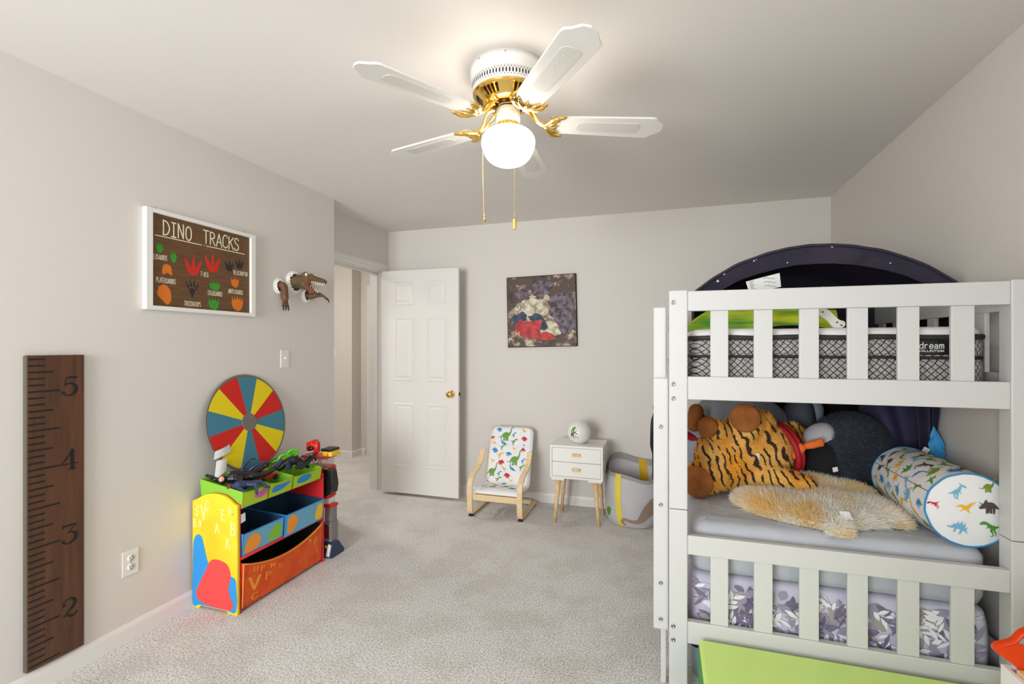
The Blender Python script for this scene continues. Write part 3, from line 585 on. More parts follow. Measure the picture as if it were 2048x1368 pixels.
# ---- DINO TRACKS sign
sg = thing('dinosaur_track_sign', 'brown wooden DINO TRACKS sign in a white frame', 'sign', (XL, 1.966, 1.52))
y0, y1, z0, z1, f = 1.647, 2.282, 1.520, 2.003, .031
MB().box(XL+.004, XL+.014, y0+.01, y1-.01, z0+.01, z1-.01).build('panel', 'sign_wood', sg)
fr = [MB().box(XL+.0005, XL+.030, y0, y0+f, z0, z1), MB().box(XL+.0005, XL+.030, y1-f, y1, z0, z1), MB().box(XL+.0005, XL+.030, y0+f, y1-f, z1-.02, z1), MB().box(XL+.0005, XL+.030, y0+f, y1-f, z0, z0+.02)]
for m in fr: m.build('frame_board', 'plastic_white', sg, bevel=.0015)
for y in (1.70, 2.22): MB().box(XL+.002, XL+.012, y-.006, y+.006, z1-.001, z1+.006).build('hanger', 'brass_dark', sg)
sp_ = lambda u, v, l=0: (XL+.0143+l, u, v)
m = MB()
text(m, sp_, 'DINO', 1.735, 1.890, .152, .070, .0062, jit=.03); m.build('title_lettering', 'sign_cream', sg, normals=False); m = MB(); text(m, sp_, 'TRACKS', 1.952, 1.893, .226, .068, .0062, jit=.04); m.build('title_lettering', 'sign_cream', sg, normals=False); m = MB()
stroke(m, sp_, [(1.699, 1.8795), (1.943, 1.8795)], .0042, 0, 0); stroke(m, sp_, [(1.970, 1.8795), (2.216, 1.8805)], .0042, 0, 0); stroke(m, sp_, [(1.9555, 1.881), (1.957, 1.881)], .005, 0, 0)
v = m.build('underline', 'sign_cream', sg, normals=False); v['kind'] = 'stuff'
m = MB()
for s, x, y, w in (('LLOSAURUS', 1.684, 1.765, .073), ('PLATEOSAURUS', 1.703, 1.655, .097), ('T-REX', 1.937, 1.716, .045), ('VELOCJRAPTOR', 2.139, 1.753, .098), ('TRJCERATOPS', 1.846, 1.553, .091), ('STEGOSAURUS', 1.978, 1.620, .090), ('ANKYLOSAURUS', 2.106, 1.644, .098)):
    m = MB(); text(m, sp_, s, x, y, w, .0235, .0021, jit=.05); m.build('name_lettering', 'sign_cream', sg, normals=False)
def toe3(m, x, y, w, h, mi, tilt=0):   # three-toed foot, heel below
    for dx, tx, ty, ww in ((-.20, -.50, .82, .22), (0, .02, 1.0, .24), (.20, .50, .78, .22)):
        stroke(m, sp_, [(x+dx*w, y+.18*h), (x+(dx+tx)*.5*w+tilt*.3*w, y+.52*h), (x+tx*w+tilt*w, y+ty*h)], [ww*1.15*w, ww*.82*w, .012*w], mi)
    blot(m, sp_, [(x-.28*w, y+.26*h), (x-.20*w, y), (x+.22*w, y), (x+.29*w, y+.26*h), (x, y+.30*h)], mi)
def paw(m, x, y, w, h, mi, n=4):
    blot(m, sp_, [(x-.42*w, y+.55*h), (x-.40*w, y+.2*h), (x-.1*w, y), (x+.2*w, y), (x+.42*w, y+.25*h), (x+.42*w, y+.6*h), (x, y+.74*h)], mi)
    for k in range(n):
        u = (k-(n-1)/2)/(n-1)*.78; stroke(m, sp_, [(x+u*w, y+.5*h), (x+u*1.12*w, y+(.98-.25*abs(u))*h)], [.20*w, .03*w], mi)
def hand(m, x, y, w, h, fl):
    blot(m, sp_, [(x-.3*w, y+.5*h), (x-.25*w, y+.1*h), (x+.1*w, y), (x+.34*w, y+.25*h), (x+.32*w, y+.6*h), (x, y+.68*h)], 0)
    for u in (-.3, -.06, .2): stroke(m, sp_, [(x+u*w*.7, y+.4*h), (x+u*1.3*w, y+(.98-.2*abs(u))*h)], [.2*w, .03*w], 0)
    stroke(m, sp_, [(x+fl*.2*w, y+.3*h), (x+fl*.55*w, y+.35*h)], [.2*w, .02*w], 0)
def track(col, fn, *a):
    m = MB(); fn(m, *a); m.build('footprint', col, sg, normals=False)
track('sign_green', hand, 1.718, 1.797, .046, .057, 1); track('sign_green', hand, 1.789, 1.762, .042, .064, -1)
track('sign_green', paw, 2.020, 1.649, .068, .053, 0); track('sign_green', paw, 2.015, 1.545, .066, .068, 0)
track('sign_red', toe3, 1.894, 1.717, .098, .103, 0, .02); track('sign_red', toe3, 2.008, 1.748, .098, .110, 0, -.02)
def lobe(m): blot(m, sp_, [(1.732, 1.716), (1.738, 1.740), (1.757, 1.748), (1.776, 1.738), (1.780, 1.716), (1.783, 1.698), (1.774, 1.698), (1.757, 1.706), (1.742, 1.697), (1.732, 1.700)], 0)
def sole(m):
    blot(m, sp_, [(1.708, 1.608), (1.722, 1.638), (1.748, 1.646), (1.770, 1.626), (1.778, 1.592), (1.772, 1.562), (1.756, 1.550), (1.735, 1.568), (1.712, 1.590)], 0)
    for k in range(3): stroke(m, sp_, [(1.735, 1.63-k*.016), (1.711+k*.001, 1.634-k*.018)], [.016, .004], 0)
def cleft(m):
    blot(m, sp_, [(1.872, 1.638), (1.889, 1.646), (1.906, 1.638), (1.898, 1.618), (1.890, 1.594), (1.880, 1.618)], 0)
    for x, y, a in ((1.868, 1.652, .3), (1.883, 1.662, .1), (1.898, 1.662, -.1), (1.912, 1.650, -.3)): stroke(m, sp_, [(x, y-.006), (x-.004*a, y+.008)], [.011, .010], 0)
    for x, y in ((1.857, 1.670), (1.877, 1.684), (1.902, 1.684), (1.921, 1.668)): stroke(m, sp_, [(x, y-.008), (x, y+.012)], [.008, .001], 0)
track('sign_orange', lobe); track('sign_orange', sole); track('sign_orange', paw, 2.150, 1.681, .056, .061, 0); track('sign_orange', paw, 2.166, 1.551, .080, .086, 0, 5)
track('sign_black', toe3, 2.113, 1.768, .058, .065, 0); track('sign_black', toe3, 2.180, 1.790, .058, .065, 0); track('sign_black', cleft)

# ---- dinosaur bursting out of the wall: head and two claws on plaques
def plaque(t, yc, zc, ry, rz, hole):
    n = 44; m = MB(); R = random.Random(5)
    rim = [(math.cos(2*PI*k/n), math.sin(2*PI*k/n)) for k in range(n)]; jag = [1+R.uniform(-.10, .12) for _ in range(n)]
    vs = []
    for (c, s), j in zip(rim, jag):
        vs += [(XL+.0005, yc+ry*c, zc+rz*s), (XL+.010, yc+ry*.94*c, zc+rz*.94*s), (XL+.020, yc+ry*hole*j*c+.0, zc+rz*hole*j*s), (XL+.006, yc+ry*hole*.9*c, zc+rz*hole*.9*s)]
    fs = []
    for k in range(n):
        k2 = (k+1) % n
        for i in range(3): fs.append((k*4+i, k2*4+i, k2*4+i+1, k*4+i+1))
    m.add(vs, fs); m.build('plaque', 'plastic_white', t)
    MB().lathe([(.001, 0), (1, 0)], (0, 0, 0), 28, cap=False).build('x', 'raptor_dark', t) if False else None
    d = MB(); d.add([(XL+.007, yc, zc)]+[(XL+.007, yc+ry*hole*1.05*c, zc+rz*hole*1.05*s) for c, s in rim], [(0, 1+k, 1+(k+1) % n) for k in range(n)]); d.build('torn_hole', 'raptor_dark', t)
hd = thing('dinosaur_trophy', 'brown green dinosaur head with open jaws bursting from white wall plaque', 'wall decoration', (XL, 2.63, 1.77))
plaque(hd, 2.630, 1.770, .080, .076, .76)
# head local frame: f = forward (out of the wall and to the right), up = z
fv = Vector((.66, .75, -.03)).normalized(); sv = Vector((-.75, .66, 0)).normalized(); uv = Vector((0, 0, 1)); O = Vector((XL-.005, 2.612, 1.775))
def HP(f, s, u): return O+fv*f+sv*s+uv*u
m = MB()
def chainell(pts, mb):
    for (f0, s0, u0, r0), (f1, s1, u1, r1) in zip(pts, pts[1:]):
        N = 7
        for k in range(N+1):
            q = k/N; mb.ell(HP(f0+(f1-f0)*q, s0+(s1-s0)*q, u0+(u1-u0)*q), r0+(r1-r0)*q, n=12)
chainell([(.00, 0, -.010, .046), (.045, 0, .002, .046), (.085, 0, .012, .044)], m)                                 # neck and skull
for sgn in (-1, 1): chainell([(.085, .015*sgn, .030, .027), (.13, .013*sgn, .030, .021), (.185, .010*sgn, .020, .017), (.207, .007*sgn, .014, .015)], m)   # snout
for sgn in (-1, 1): m.ell(HP(.080, .028*sgn, .052), (.019, .019, .017), n=12); m.ell(HP(.118, .022*sgn, .048), .014, n=10); m.ell(HP(.203, .009*sgn, .024), .009, n=8)
for sgn in (-1, 1): chainell([(.070, .020*sgn, -.014, .026), (.105, .016*sgn, -.040, .014), (.15, .008*sgn, -.066, .010), (.165, .003*sgn, -.073, .008)], m)   # lower jaw
me = remeshed(m, .0045, 4); obj('head', me, 'raptor_green', hd)
m = MB(); m.add([HP(.088, -.024, .006), HP(.088, .024, .006), HP(.150, .010, -.058), HP(.150, -.010, -.058)], [(0, 1, 2, 3)]); m.add([HP(.09, -.026, .008), HP(.09, .026, .008), HP(.195, .014, .006), HP(.195, -.014, .006)], [(0, 1, 2, 3)])
m.add([HP(.092, -.0245, .010), HP(.092, -.0245, -.022), HP(.118, -.018, -.034), HP(.116, -.022, .008)], [(0, 1, 2, 3)])
m.tube([HP(.09, 0, -.010), HP(.115, 0, -.026), HP(.138, 0, -.040)], [.015, .013, .005], 8); m.build('mouth', 'raptor_mouth', hd)
for sgn in (-1, 1):
    for k in range(9):
        f = .108+k*.0115; b = HP(f, .0240*sgn-.0009*k*sgn, .012-.0010*k); MB().tube([b, b+Vector((0, 0, -.020 if k % 2 else -.015))], [.0042, .0008], 6).build('tooth', 'ivory', hd)
    for k in range(6):
        f = .100+k*.0115; b = HP(f, (.0215-.0024*k)*sgn, -.026-.0074*k); MB().tube([b, b+Vector((.004, .004, .017))], [.0040, .0008], 6).build('tooth', 'ivory', hd)
for sgn in (-1, 1):
    e = MB().ell(HP(.084, .0410*sgn, .049), .0105, n=12).build('eye', 'ivory', hd); MB().ell(HP(.087, .0505*sgn, .049), (.002, .002, .0075), n=8).build('pupil', 'black_plastic', e)
def claw(label, yc, zc, path, r, spread, dirv):
    t = thing('dinosaur_claw', label, 'wall decoration', (XL, yc, zc), 'dinosaur wall claws'); plaque(t, yc, zc, .044, .052, .70)
    m = MB(); P = spline([(XL+a, yc+b, zc+c) for a, b, c in path], 8)
    for i, p in enumerate(P): m.ell(p, r[0]+(r[1]-r[0])*i/(len(P)-1), n=10)
    tip = P[-1]; d = Vector(dirv).normalized(); tips = []
    for s in (-1, 0, 1):
        w = Vector(spread)*s; q = spline([tip, tip+d*.022+w*.7+Vector((0, 0, .003)), tip+d*.042+w*1.1+Vector((0, 0, -.004))], 5)
        for i, p in enumerate(q): m.ell(p, .0105-.004*i/len(q), n=8)
        tips.append((q[-1], w))
    obj('arm', remeshed(m, .0035, 4), 'raptor_brown', t)
    for q, w in tips: MB().tube(spline([q, q+d*.012+Vector((.004, 0, -.006)), q+d*.016+Vector((.002, 0, -.022))], 4), [.0062]*3+[.005]*3+[.003, .002, .0008], 8).build('talon', 'black_plastic', t)
claw('brown dinosaur claw hanging straight down from small wall plaque, nearer the sign', 2.490, 1.728, [(0, .004, .006), (.026, .012, .0), (.034, .014, -.04), (.036, .016, -.075)], (.026, .024), (0, .019, 0), (.1, 0, -1))
claw('brown dinosaur claw reaching out below the open jaws of the dinosaur head', 2.735, 1.695, [(0, .002, 0), (.04, .012, -.006), (.08, .018, .002), (.105, .022, .0)], (.024, .015), (-.012, .016, 0), (.8, .35, -.45))

# ---- round colour wheel leaning on the wall above the bins
wh = thing('color_wheel', 'round red yellow and teal fabric wheel leaning on the left wall', 'wheel', (XL+.05, 2.205, .64))
C = Vector((XL+.052, 2.207, .908)); lean = Matrix.Rotation(math.radians(-9.5), 3, 'Y'); RW = .272
def WP(u, v, d): return C+lean @ Vector((d, u, v))
MB().prism([(RW*math.cos(2*PI*k/64), RW*math.sin(2*PI*k/64)) for k in range(64)], lambda u, v: WP(u, v, -.008), lambda u, v: WP(u, v, .004)).build('backing', 'disc_grey', wh, bevel=.003)
tp = [WP(RW*math.cos(2*PI*k/64), RW*math.sin(2*PI*k/64), .000) for k in range(65)]; MB().tube(tp, .006, 8).build('rim', 'disc_grey', wh)
for k in range(12):
    a0 = math.radians(84+15-30*k); a1 = a0-math.radians(30); R0, R1 = .046, .264
    arc = [(R1*math.cos(a0+(a1-a0)*i/6), R1*math.sin(a0+(a1-a0)*i/6)) for i in range(7)]+[(R0*math.cos(a1+(a0-a1)*i/3), R0*math.sin(a1+(a0-a1)*i/3)) for i in range(4)]
    MB().prism(arc, lambda u, v: WP(u, v, .0035), lambda u, v: WP(u, v, .0065)).build('segment', ('disc_teal', 'disc_yellow', 'disc_red')[k % 3], wh)
MB().prism([(.051*math.cos(2*PI*k/32), .051*math.sin(2*PI*k/32)) for k in range(32)], lambda u, v: WP(u, v, .004), lambda u, v: WP(u, v, .009)).build('hub', 'disc_grey', wh, bevel=.002)
def card(name, pts, bend, m_, parent, th=.0006, lines=0):
    a, b, c, d = [Vector(p) for p in pts]; nn = (b-a).cross(d-a).normalized()
    def S(u, v, o=0): return a*(1-u)*(1-v)+b*u*(1-v)+c*u*v+d*(1-u)*v+nn*(bend*4*u*(1-u)+o)
    g = MB().grid(lambda u, v: S(u, v), 8, 3).grid(lambda u, v: S(u, v, -th), 8, 3); o = g.build(name, m_, parent, normals=False)
    if lines:
        k = MB()
        for i in range(lines):
            v = .12+.78*i/max(1, lines-1); w = .85-.2*((i*7) % 3)/2
            k.add([S(.08, v-.02, .0005), S(w, v-.02, .0005), S(w, v+.02, .0005), S(.08, v+.02, .0005)], [(0, 1, 2, 3)])
        k.build('print', 'toy_grey', o, normals=False)
    return o
card('care_tag', [WP(-.258, -.162, .012), WP(-.150, -.140, .012), WP(-.160, -.098, .020), WP(-.252, -.120, .020)], .008, 'paper_white', wh)
card('care_tag', [WP(-.285, -.262, .030), WP(-.205, -.232, .026), WP(-.180, -.170, .014), WP(-.245, -.172, .014)], .006, 'paper_white', wh, lines=6)

# ================================================================== TOY ORGANIZER
og = thing('toy_organizer', 'low red toy organizer with a yellow printed end panel', 'toy organizer', (-2.18, 2.2, 0))
OL = [(-2.325, .0), (-2.326, .547), (-2.291, .562), (-2.25, .582), (-2.195, .595), (-2.127, .593), (-2.081, .574), (-2.055, .557), (-2.03, .549), (-2.030, .0), (-2.088, .0), (-2.100, .014), (-2.268, .014), (-2.28, .0)]
ol = [OL[0]]+[(p[0], p[1]) for p in spline([(x, z, 0) for x, z in OL[1:9]], 4)]+OL[9:]
pn = MB().prism(ol, lambda x, z: (x, 1.890, z), lambda x, z: (x, 1.905, z)).build('end_panel', 'org_yellow', og, bevel=.002, label='yellow, blue and red printed end panel')
MB().prism([(x, z) for x, z in ol], lambda x, z: (x, 1.9051, z), lambda x, z: (x, 1.911, z)).build('end_panel_lining', 'org_red', pn)
MB().prism(ol, lambda x, z: (x, 2.520, z), lambda x, z: (x, 2.535, z)).build('end_panel', 'org_red', og, bevel=.002, label='red end panel')
ep = lambda u, v, l=0: (u, 1.8896-l, v)
# plain colour fields where the end panel carries its picture
m = MB(); blot(m, ep, [(-2.322, .016), (-2.322, .20), (-2.318, .33), (-2.296, .375), (-2.262, .37), (-2.238, .30), (-2.215, .24), (-2.15, .20), (-2.06, .19), (-2.036, .16), (-2.036, .02), (-2.10, .018), (-2.2, .018), (-2.28, .018)], 0, n=3); m.build('blue_field', 'org_blue', pn, normals=False)
m = MB(); blot(m, lambda u, v, l=0: (u, 1.8890-l, v), [(-2.30, .07), (-2.27, .14), (-2.235, .20), (-2.20, .255), (-2.15, .265), (-2.09, .245), (-2.07, .19), (-2.085, .12), (-2.055, .05), (-2.075, .022), (-2.15, .020), (-2.25, .03)], 0, n=3); m.build('red_field', 'org_red2', pn, normals=False)
for ch, x, z, hh in (('S', -2.306, .475, .05), ('V', -2.265, .46, .07), ('B', -2.318, .415, .04), ('N', -2.28, .42, .036), ('C', -2.235, .51, .045), ('K', -2.10, .33, .05), ('B', -2.07, .40, .06), ('E', -2.13, .47, .05), ('A', -2.17, .40, .05), ('H', 0, 0, 0), ('P', -2.085, .49, .045)):
    if ch == 'H': continue
    m = MB()
    for pl_ in FONT[ch]: stroke(m, ep, [(x+p[0]*hh*.9, z+p[1]*hh) for p in pl_], hh*.17, 0)
    m.build('letter_print', 'org_pale', pn, normals=False)
for x, z in ((-2.305, .52), (-2.055, .505), (-2.306, .255)): MB().ell((x, 1.889, z), .004, n=8).build('screw', 'steel', pn)
for z, x, r in ((.541, -2.038, .011), (.275, -2.040, .010), (.47, -2.300, .010), (.30, -2.300, .010), (.10, -2.300, .010)):
    MB().tube([(x, 1.906, z), (x, 2.521, z)], r, 10).build('rail', 'org_red', og)
MB().box(-2.305, -2.04, 1.911, 2.520, .262, .268).build('shelf', 'org_red', og, bevel=.001)
MB().box(-2.305, -2.052, 1.911, 2.520, .518, .524).build('shelf', 'org_red', og, bevel=.001)
MB().box(-2.305, -2.045, 1.911, 2.520, .010, .016).build('shelf', 'org_red', og, bevel=.001)
MB().ell((-2.038, 2.520, .541), .009, n=10).build('rail_cap', 'plastic_white', og)
card('warning_label', [(-2.034, 1.915, .452), (-2.034, 1.945, .458), (-2.034, 1.943, .50), (-2.034, 1.915, .497)], .001, 'paper_white', og)

def bin_(label, y0, y1, x0, x1, zb, zf, zk, mats, sag=0, front=None, group=None, name='storage_bin'):
    """open fabric box; front rim zf, back rim zk, the front rim sags"""
    t = thing(name, label, 'storage bin', ((x0+x1)/2, (y0+y1)/2, zb), group); th = .004
    def rim(i):  # ring of points: position and rim height
        n = 12; P = []
        for k in range(n): y = y0+i+(y1-y0-2*i)*k/n; P.append((x1-i, y, zf-sag*4*(k/n)*(1-k/n)))
        for k in range(n): q = k/n; P.append((x1-i+(x0+i-x1+i)*q, y1-i, zf+(zk-zf)*q))
        for k in range(n): P.append((x0+i, y1-i-(y1-y0-2*i)*k/n, zk))
        for k in range(n): q = k/n; P.append((x0+i+(x1-x0-2*i)*q, y0+i, zk+(zf-zk)*q))
        return P
    a, b = rim(0), rim(th); n = len(a); tp = .92; cx, cy = (x0+x1)/2, (y0+y1)/2
    def low(p): return (cx+(p[0]-cx)*tp+(x1-x0)*.0, cy+(p[1]-cy)*.97, zb)
    vs = [low(p) for p in a]+a+b+[(low(p)[0], low(p)[1], zb+th) for p in b]; fs = []
    m = MB(); fo = []
    for k in range(n):
        k2 = (k+1) % n; fo.append((k, k2, n+k2, n+k)); fs.append((n+k, n+k2, 2*n+k2, 2*n+k)); fs.append((2*n+k, 2*n+k2, 3*n+k2, 3*n+k))
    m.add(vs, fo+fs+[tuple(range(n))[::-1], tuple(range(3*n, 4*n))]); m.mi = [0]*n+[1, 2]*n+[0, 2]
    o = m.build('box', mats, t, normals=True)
    fp = MB(); H_ = lambda u, v, l=0: (cx+(x1-cx)*(tp+(1-tp)*v)+.0012+l, y0+.004+(y1-y0-.008)*u, zb+.004+v*(zf-sag*4*u*(1-u)-zb-.008))
    if front: front(fp, H_, t)
    return t
G = 'green bins on the top of the organizer'
def fr_field(col, cols):
    def go(fp, P, t):
        m = MB(); m.grid(lambda u, v: P(u, v, 0), 16, 4); m.build('front_print', col, t, normals=False)
        R = random.Random(len(cols)*3+int(abs(P(0, 0)[1])*1000))
        for c, pts in cols: q = MB(); blot(q, lambda u, v, l=0: P(u, v, .0006+l), pts, 0); q.build('color_patch', c, t, normals=False)
    return go
B1 = bin_('bright green fabric bin holding black toy figures, nearest of the three green bins', 1.912, 2.080, -2.300, -2.016, .528, .612, .655, ['bin_green', 'bin_green', 'bin_green'], .006, fr_field('bin_lime', [('bin_pink', [(.45, .5), (.6, .75), (.9, .85), (.95, .5), (.7, .3)])]), G)
B2 = bin_('bright green fabric bin holding a red toy, middle of the three green bins', 2.086, 2.256, -2.300, -2.016, .528, .610, .652, ['bin_green', 'bin_green', 'bin_green'], .012, fr_field('bin_lime', [('bin_blue', [(.1, .35), (.2, .8), (.6, .85), (.92, .75), (.7, .5), (.4, .3)])]), G)
B3 = bin_('bright green fabric bin holding black wings, farthest of the three green bins', 2.262, 2.500, -2.300, -2.016, .528, .600, .650, ['bin_green', 'bin_green', 'bin_green'], .004, fr_field('bin_lime', [('bin_blue', [(.12, .4), (.2, .9), (.55, .9), (.6, .5), (.4, .25)])]), G)
G2 = 'blue bins on the middle shelf'
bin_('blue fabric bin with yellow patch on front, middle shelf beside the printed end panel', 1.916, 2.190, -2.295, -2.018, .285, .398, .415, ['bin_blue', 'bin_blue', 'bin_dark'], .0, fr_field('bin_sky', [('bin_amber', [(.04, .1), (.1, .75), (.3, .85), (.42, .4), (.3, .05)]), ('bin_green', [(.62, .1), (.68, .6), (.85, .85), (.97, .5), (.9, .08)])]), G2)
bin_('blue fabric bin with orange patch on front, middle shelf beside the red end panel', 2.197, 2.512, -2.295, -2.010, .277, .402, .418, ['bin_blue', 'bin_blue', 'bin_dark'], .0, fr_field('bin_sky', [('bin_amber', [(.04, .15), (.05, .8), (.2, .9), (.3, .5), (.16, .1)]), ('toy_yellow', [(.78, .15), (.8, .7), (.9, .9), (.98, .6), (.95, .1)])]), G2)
def orange_front(fp, P, t):
    m = MB(); m.grid(lambda u, v: P(u, v, 0), 24, 6); m.build('front_print', 'bin_orange', t, normals=False)
    pf = lambda u, v, l=0: P(u, v, .0006+l)
    for s, x, z, w, h, ro in (('U', .11, .80, .055, .13, 0), ('P', .19, .76, .05, .16, 0), ('N', .30, .76, .06, .13, 0), ('V', .07, .33, .13, .33, 0), ('P', .25, .42, .07, .25, 0), ('C', .10, .06, .07, .16, 0), ('S', .40, .62, .05, .14, 0), ('B', .88, .62, .05, .2, 0), ('K', .80, .78, .05, .15, 0), ('L', .92, .3, .04, .2, 0)):
        q = MB()
        for pl_ in FONT[s]: stroke(q, pf, [(x+p[0]*w*1.7, z+p[1]*h) for p in pl_], w*.26, 0)
        q.build('letter_print', 'bin_amber', t, normals=False)
    e = MB(); e.tube([Vector(P(k/24, 1, .002)) for k in range(25)], .003, 6); e.tube([Vector(P(0, k/6, .002)) for k in range(7)], .003, 6); e.build('binding', 'bin_amber', t)
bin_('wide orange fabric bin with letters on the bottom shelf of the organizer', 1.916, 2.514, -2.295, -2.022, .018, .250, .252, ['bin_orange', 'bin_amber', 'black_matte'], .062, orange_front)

# ---- toy figures and toys in and beside the bins
def figure(label, cols, joints, head, r=.016, name='toy_figure'):
    """posable toy figure: one skin grown along its limbs"""
    m = MB(); J = {k: Vector(v) for k, v in joints.items()}
    def limb(a, b, r0, r1):
        A, B = J[a], J[b]; n = max(3, int((B-A).length/.006))
        for i in range(n+1): q = i/n; m.ell(A.lerp(B, q), r0+(r1-r0)*q, n=8)
    limb('pelvis', 'chest', r*1.15, r*1.75); limb('chest', 'neck', r*1.4, r*.6)
    for s in 'LR':
        limb('chest', 'sh'+s, r*1.0, r*.9); limb('sh'+s, 'el'+s, r*.85, r*.62); limb('el'+s, 'ha'+s, r*.62, r*.45); limb('pelvis', 'hi'+s, r, r*.95); limb('hi'+s, 'kn'+s, r*1.0, r*.68); limb('kn'+s, 'an'+s, r*.7, r*.5); limb('an'+s, 'to'+s, r*.52, r*.4)
        d = (J['ha'+s]-J['el'+s]).normalized(); o = d.orthogonal().normalized()
        for k in (-1, 0, 1): m.tube([J['ha'+s], J['ha'+s]+d*.014+o*.006*k, J['ha'+s]+d*.024+o*.009*k], [.005, .0045, .003], 6)
    m.ell(J['head'], (r*.95, r*.95, r*1.15), n=12)
    t = thing(name, label, 'toy figure', J['pelvis'], 'toy figures in the green bins'); obj('body', remeshed(m, .004, 3), cols[0], t)
    MB().ell(J['head']+Vector(head)*r*.55, (r*.7, r*.7, r*.75), n=10).build('face_mask', cols[1], t); b = MB()
    c = J['chest'].lerp(J['pelvis'], .75)
    b.ell(c, (r*1.5, r*1.5, r*.45), n=14); b.build('belt', cols[2], t)
    return t
figure('glossy black toy figure sprawled over the nearest green bin with one arm raised', ['toy_black', 'toy_skin', 'toy_darkred'],
  dict(pelvis=(-2.135, 2.055, .648), chest=(-2.155, 1.985, .655), neck=(-2.165, 1.955, .655), head=(-2.175, 1.935, .655), shL=(-2.185, 1.975, .655), elL=(-2.215, 1.945, .648), haL=(-2.235, 1.915, .672), shR=(-2.120, 1.985, .650), elR=(-2.085, 1.965, .632), haR=(-2.065, 1.945, .620),
       hiL=(-2.150, 2.07, .65), knL=(-2.140, 2.125, .655), anL=(-2.115, 2.165, .685), toL=(-2.095, 2.16, .700), hiR=(-2.115, 2.065, .645), knR=(-2.085, 2.115, .645), anR=(-2.06, 2.165, .665), toR=(-2.042, 2.16, .682)), (.3, -.6, .5), .022)
figure('dark navy toy figure with feet hanging over the nearest green bin', ['toy_navy', 'toy_darkred', 'toy_black'],
  dict(pelvis=(-2.060, 1.990, .628), chest=(-2.085, 1.95, .628), neck=(-2.10, 1.935, .628), head=(-2.115, 1.925, .628), shL=(-2.11, 1.960, .622), elL=(-2.14, 1.95, .615), haL=(-2.165, 1.945, .606), shR=(-2.070, 1.935, .622), elR=(-2.05, 1.93, .622), haR=(-2.035, 1.925, .618),
       hiL=(-2.055, 2.0, .630), knL=(-2.025, 2.03, .634), anL=(-2.000, 2.045, .606), toL=(-1.992, 2.058, .598), hiR=(-2.045, 1.985, .630), knR=(-2.015, 1.99, .632), anR=(-1.996, 1.978, .600), toR=(-1.986, 1.968, .590)), (.5, -.5, .3), .017)
figure('blue legged toy figure head down in the middle green bin, boots in the air', ['toy_navy', 'toy_darkred', 'toy_red'],
  dict(pelvis=(-2.215, 2.115, .640), chest=(-2.225, 2.16, .625), neck=(-2.23, 2.185, .618), head=(-2.235, 2.205, .614), shL=(-2.25, 2.165, .625), elL=(-2.265, 2.18, .610), haL=(-2.27, 2.205, .600), shR=(-2.20, 2.165, .625), elR=(-2.19, 2.185, .610), haR=(-2.185, 2.205, .602),
       hiL=(-2.23, 2.10, .645), knL=(-2.225, 2.115, .685), anL=(-2.205, 2.145, .715), toL=(-2.195, 2.165, .712), hiR=(-2.195, 2.105, .645), knR=(-2.165, 2.125, .680), anR=(-2.135, 2.165, .700), toR=(-2.120, 2.180, .694)), (.3, .6, .3), .014)
car = thing('toy_car', 'red toy car lying in the middle green bin', 'toy', (-2.14, 2.18, .60))
m = MB().prism([(-.07, 0), (.07, 0), (.072, .012), (.05, .022), (.03, .024), (.012, .040), (-.03, .040), (-.05, .024), (-.072, .020)], lambda a, b: (-2.165, 2.172+a, .604+b), lambda a, b: (-2.105, 2.172+a, .604+b)).build('body', 'toy_red', car, bevel=.005)
MB().prism([(-.046, .026), (.024, .026), (.01, .038), (-.028, .038)], lambda a, b: (-2.1660, 2.172+a, .604+b), lambda a, b: (-2.1040, 2.172+a, .604+b)).build('window', 'black_plastic', car)
for a in (-.045, .045):
    for x in (-2.166, -2.104): MB().lathe([(.001, -.006), (.014, -.006), (.016, 0), (.014, .006), (.001, .006)], (x, 2.172+a, .606), 16, M=Matrix.Rotation(PI/2, 3, 'Y')).build('wheel', 'black_matte', car)
wing = thing('toy_dragon', 'black winged toy creature in the farthest green bin', 'toy figure', (-2.12, 2.38, .60))
m = MB()
for i in range(14): q = i/13; m.ell((-2.17+.10*q, 2.30+.14*q, .612+.05*math.sin(q*PI)), .012+.016*math.sin(q*PI), n=10)
m.tube(spline([(-2.10, 2.43, .625), (-2.08, 2.455, .645), (-2.07, 2.470, .640)], 4), [.014]*5+[.012]*3+[.004], 8)
for s in (-.02, .02): m.tube([(-2.115+s, 2.40, .65), (-2.125+s, 2.385, .70)], [.010, .002], 6)
for s, x in ((0, -2.09), (1, -2.06)): m.tube(spline([(x, 2.36, .62), (x+.02, 2.41, .65), (x+.03, 2.45, .672), (x+.035, 2.455, .645)], 4), [.012]*4+[.009]*8+[.006], 8)
obj('body', remeshed(m, .004, 3), 'toy_black', wing)
for s in (-1, 1):
    P_ = [(-2.12, 2.37, .645), (-2.14+.03*s, 2.32, .680), (-2.15+.05*s, 2.285, .635), (-2.12+.03*s, 2.32, .622)]
    MB().add(P_+[(x+.003, y, z-.004) for x, y, z in P_], [(0, 1, 2, 3), (7, 6, 5, 4), (0, 4, 5, 1), (1, 5, 6, 2), (2, 6, 7, 3), (3, 7, 4, 0)]).build('wing', 'toy_navy', wing)
gg = thing('swim_goggles', 'bright green toy goggles on the farthest green bin', 'toy', (-2.18, 2.40, .65))
for k, (y, z) in enumerate(((2.375, .668), (2.445, .682))): 
    MB().tube([(-2.19+.010*math.cos(a), y+.030*math.cos(a), z+.022*math.sin(a)) for a in [2*PI*i/24 for i in range(25)]], .008, 8).build('lens_frame', 'toy_lime', gg)
    MB().prism([(.027*math.cos(2*PI*i/20), .019*math.sin(2*PI*i/20)) for i in range(20)], lambda a, b: (-2.196+a*.33, y+a, z+b), lambda a, b: (-2.190+a*.33, y+a, z+b)).build('lens', 'bin_green', gg)
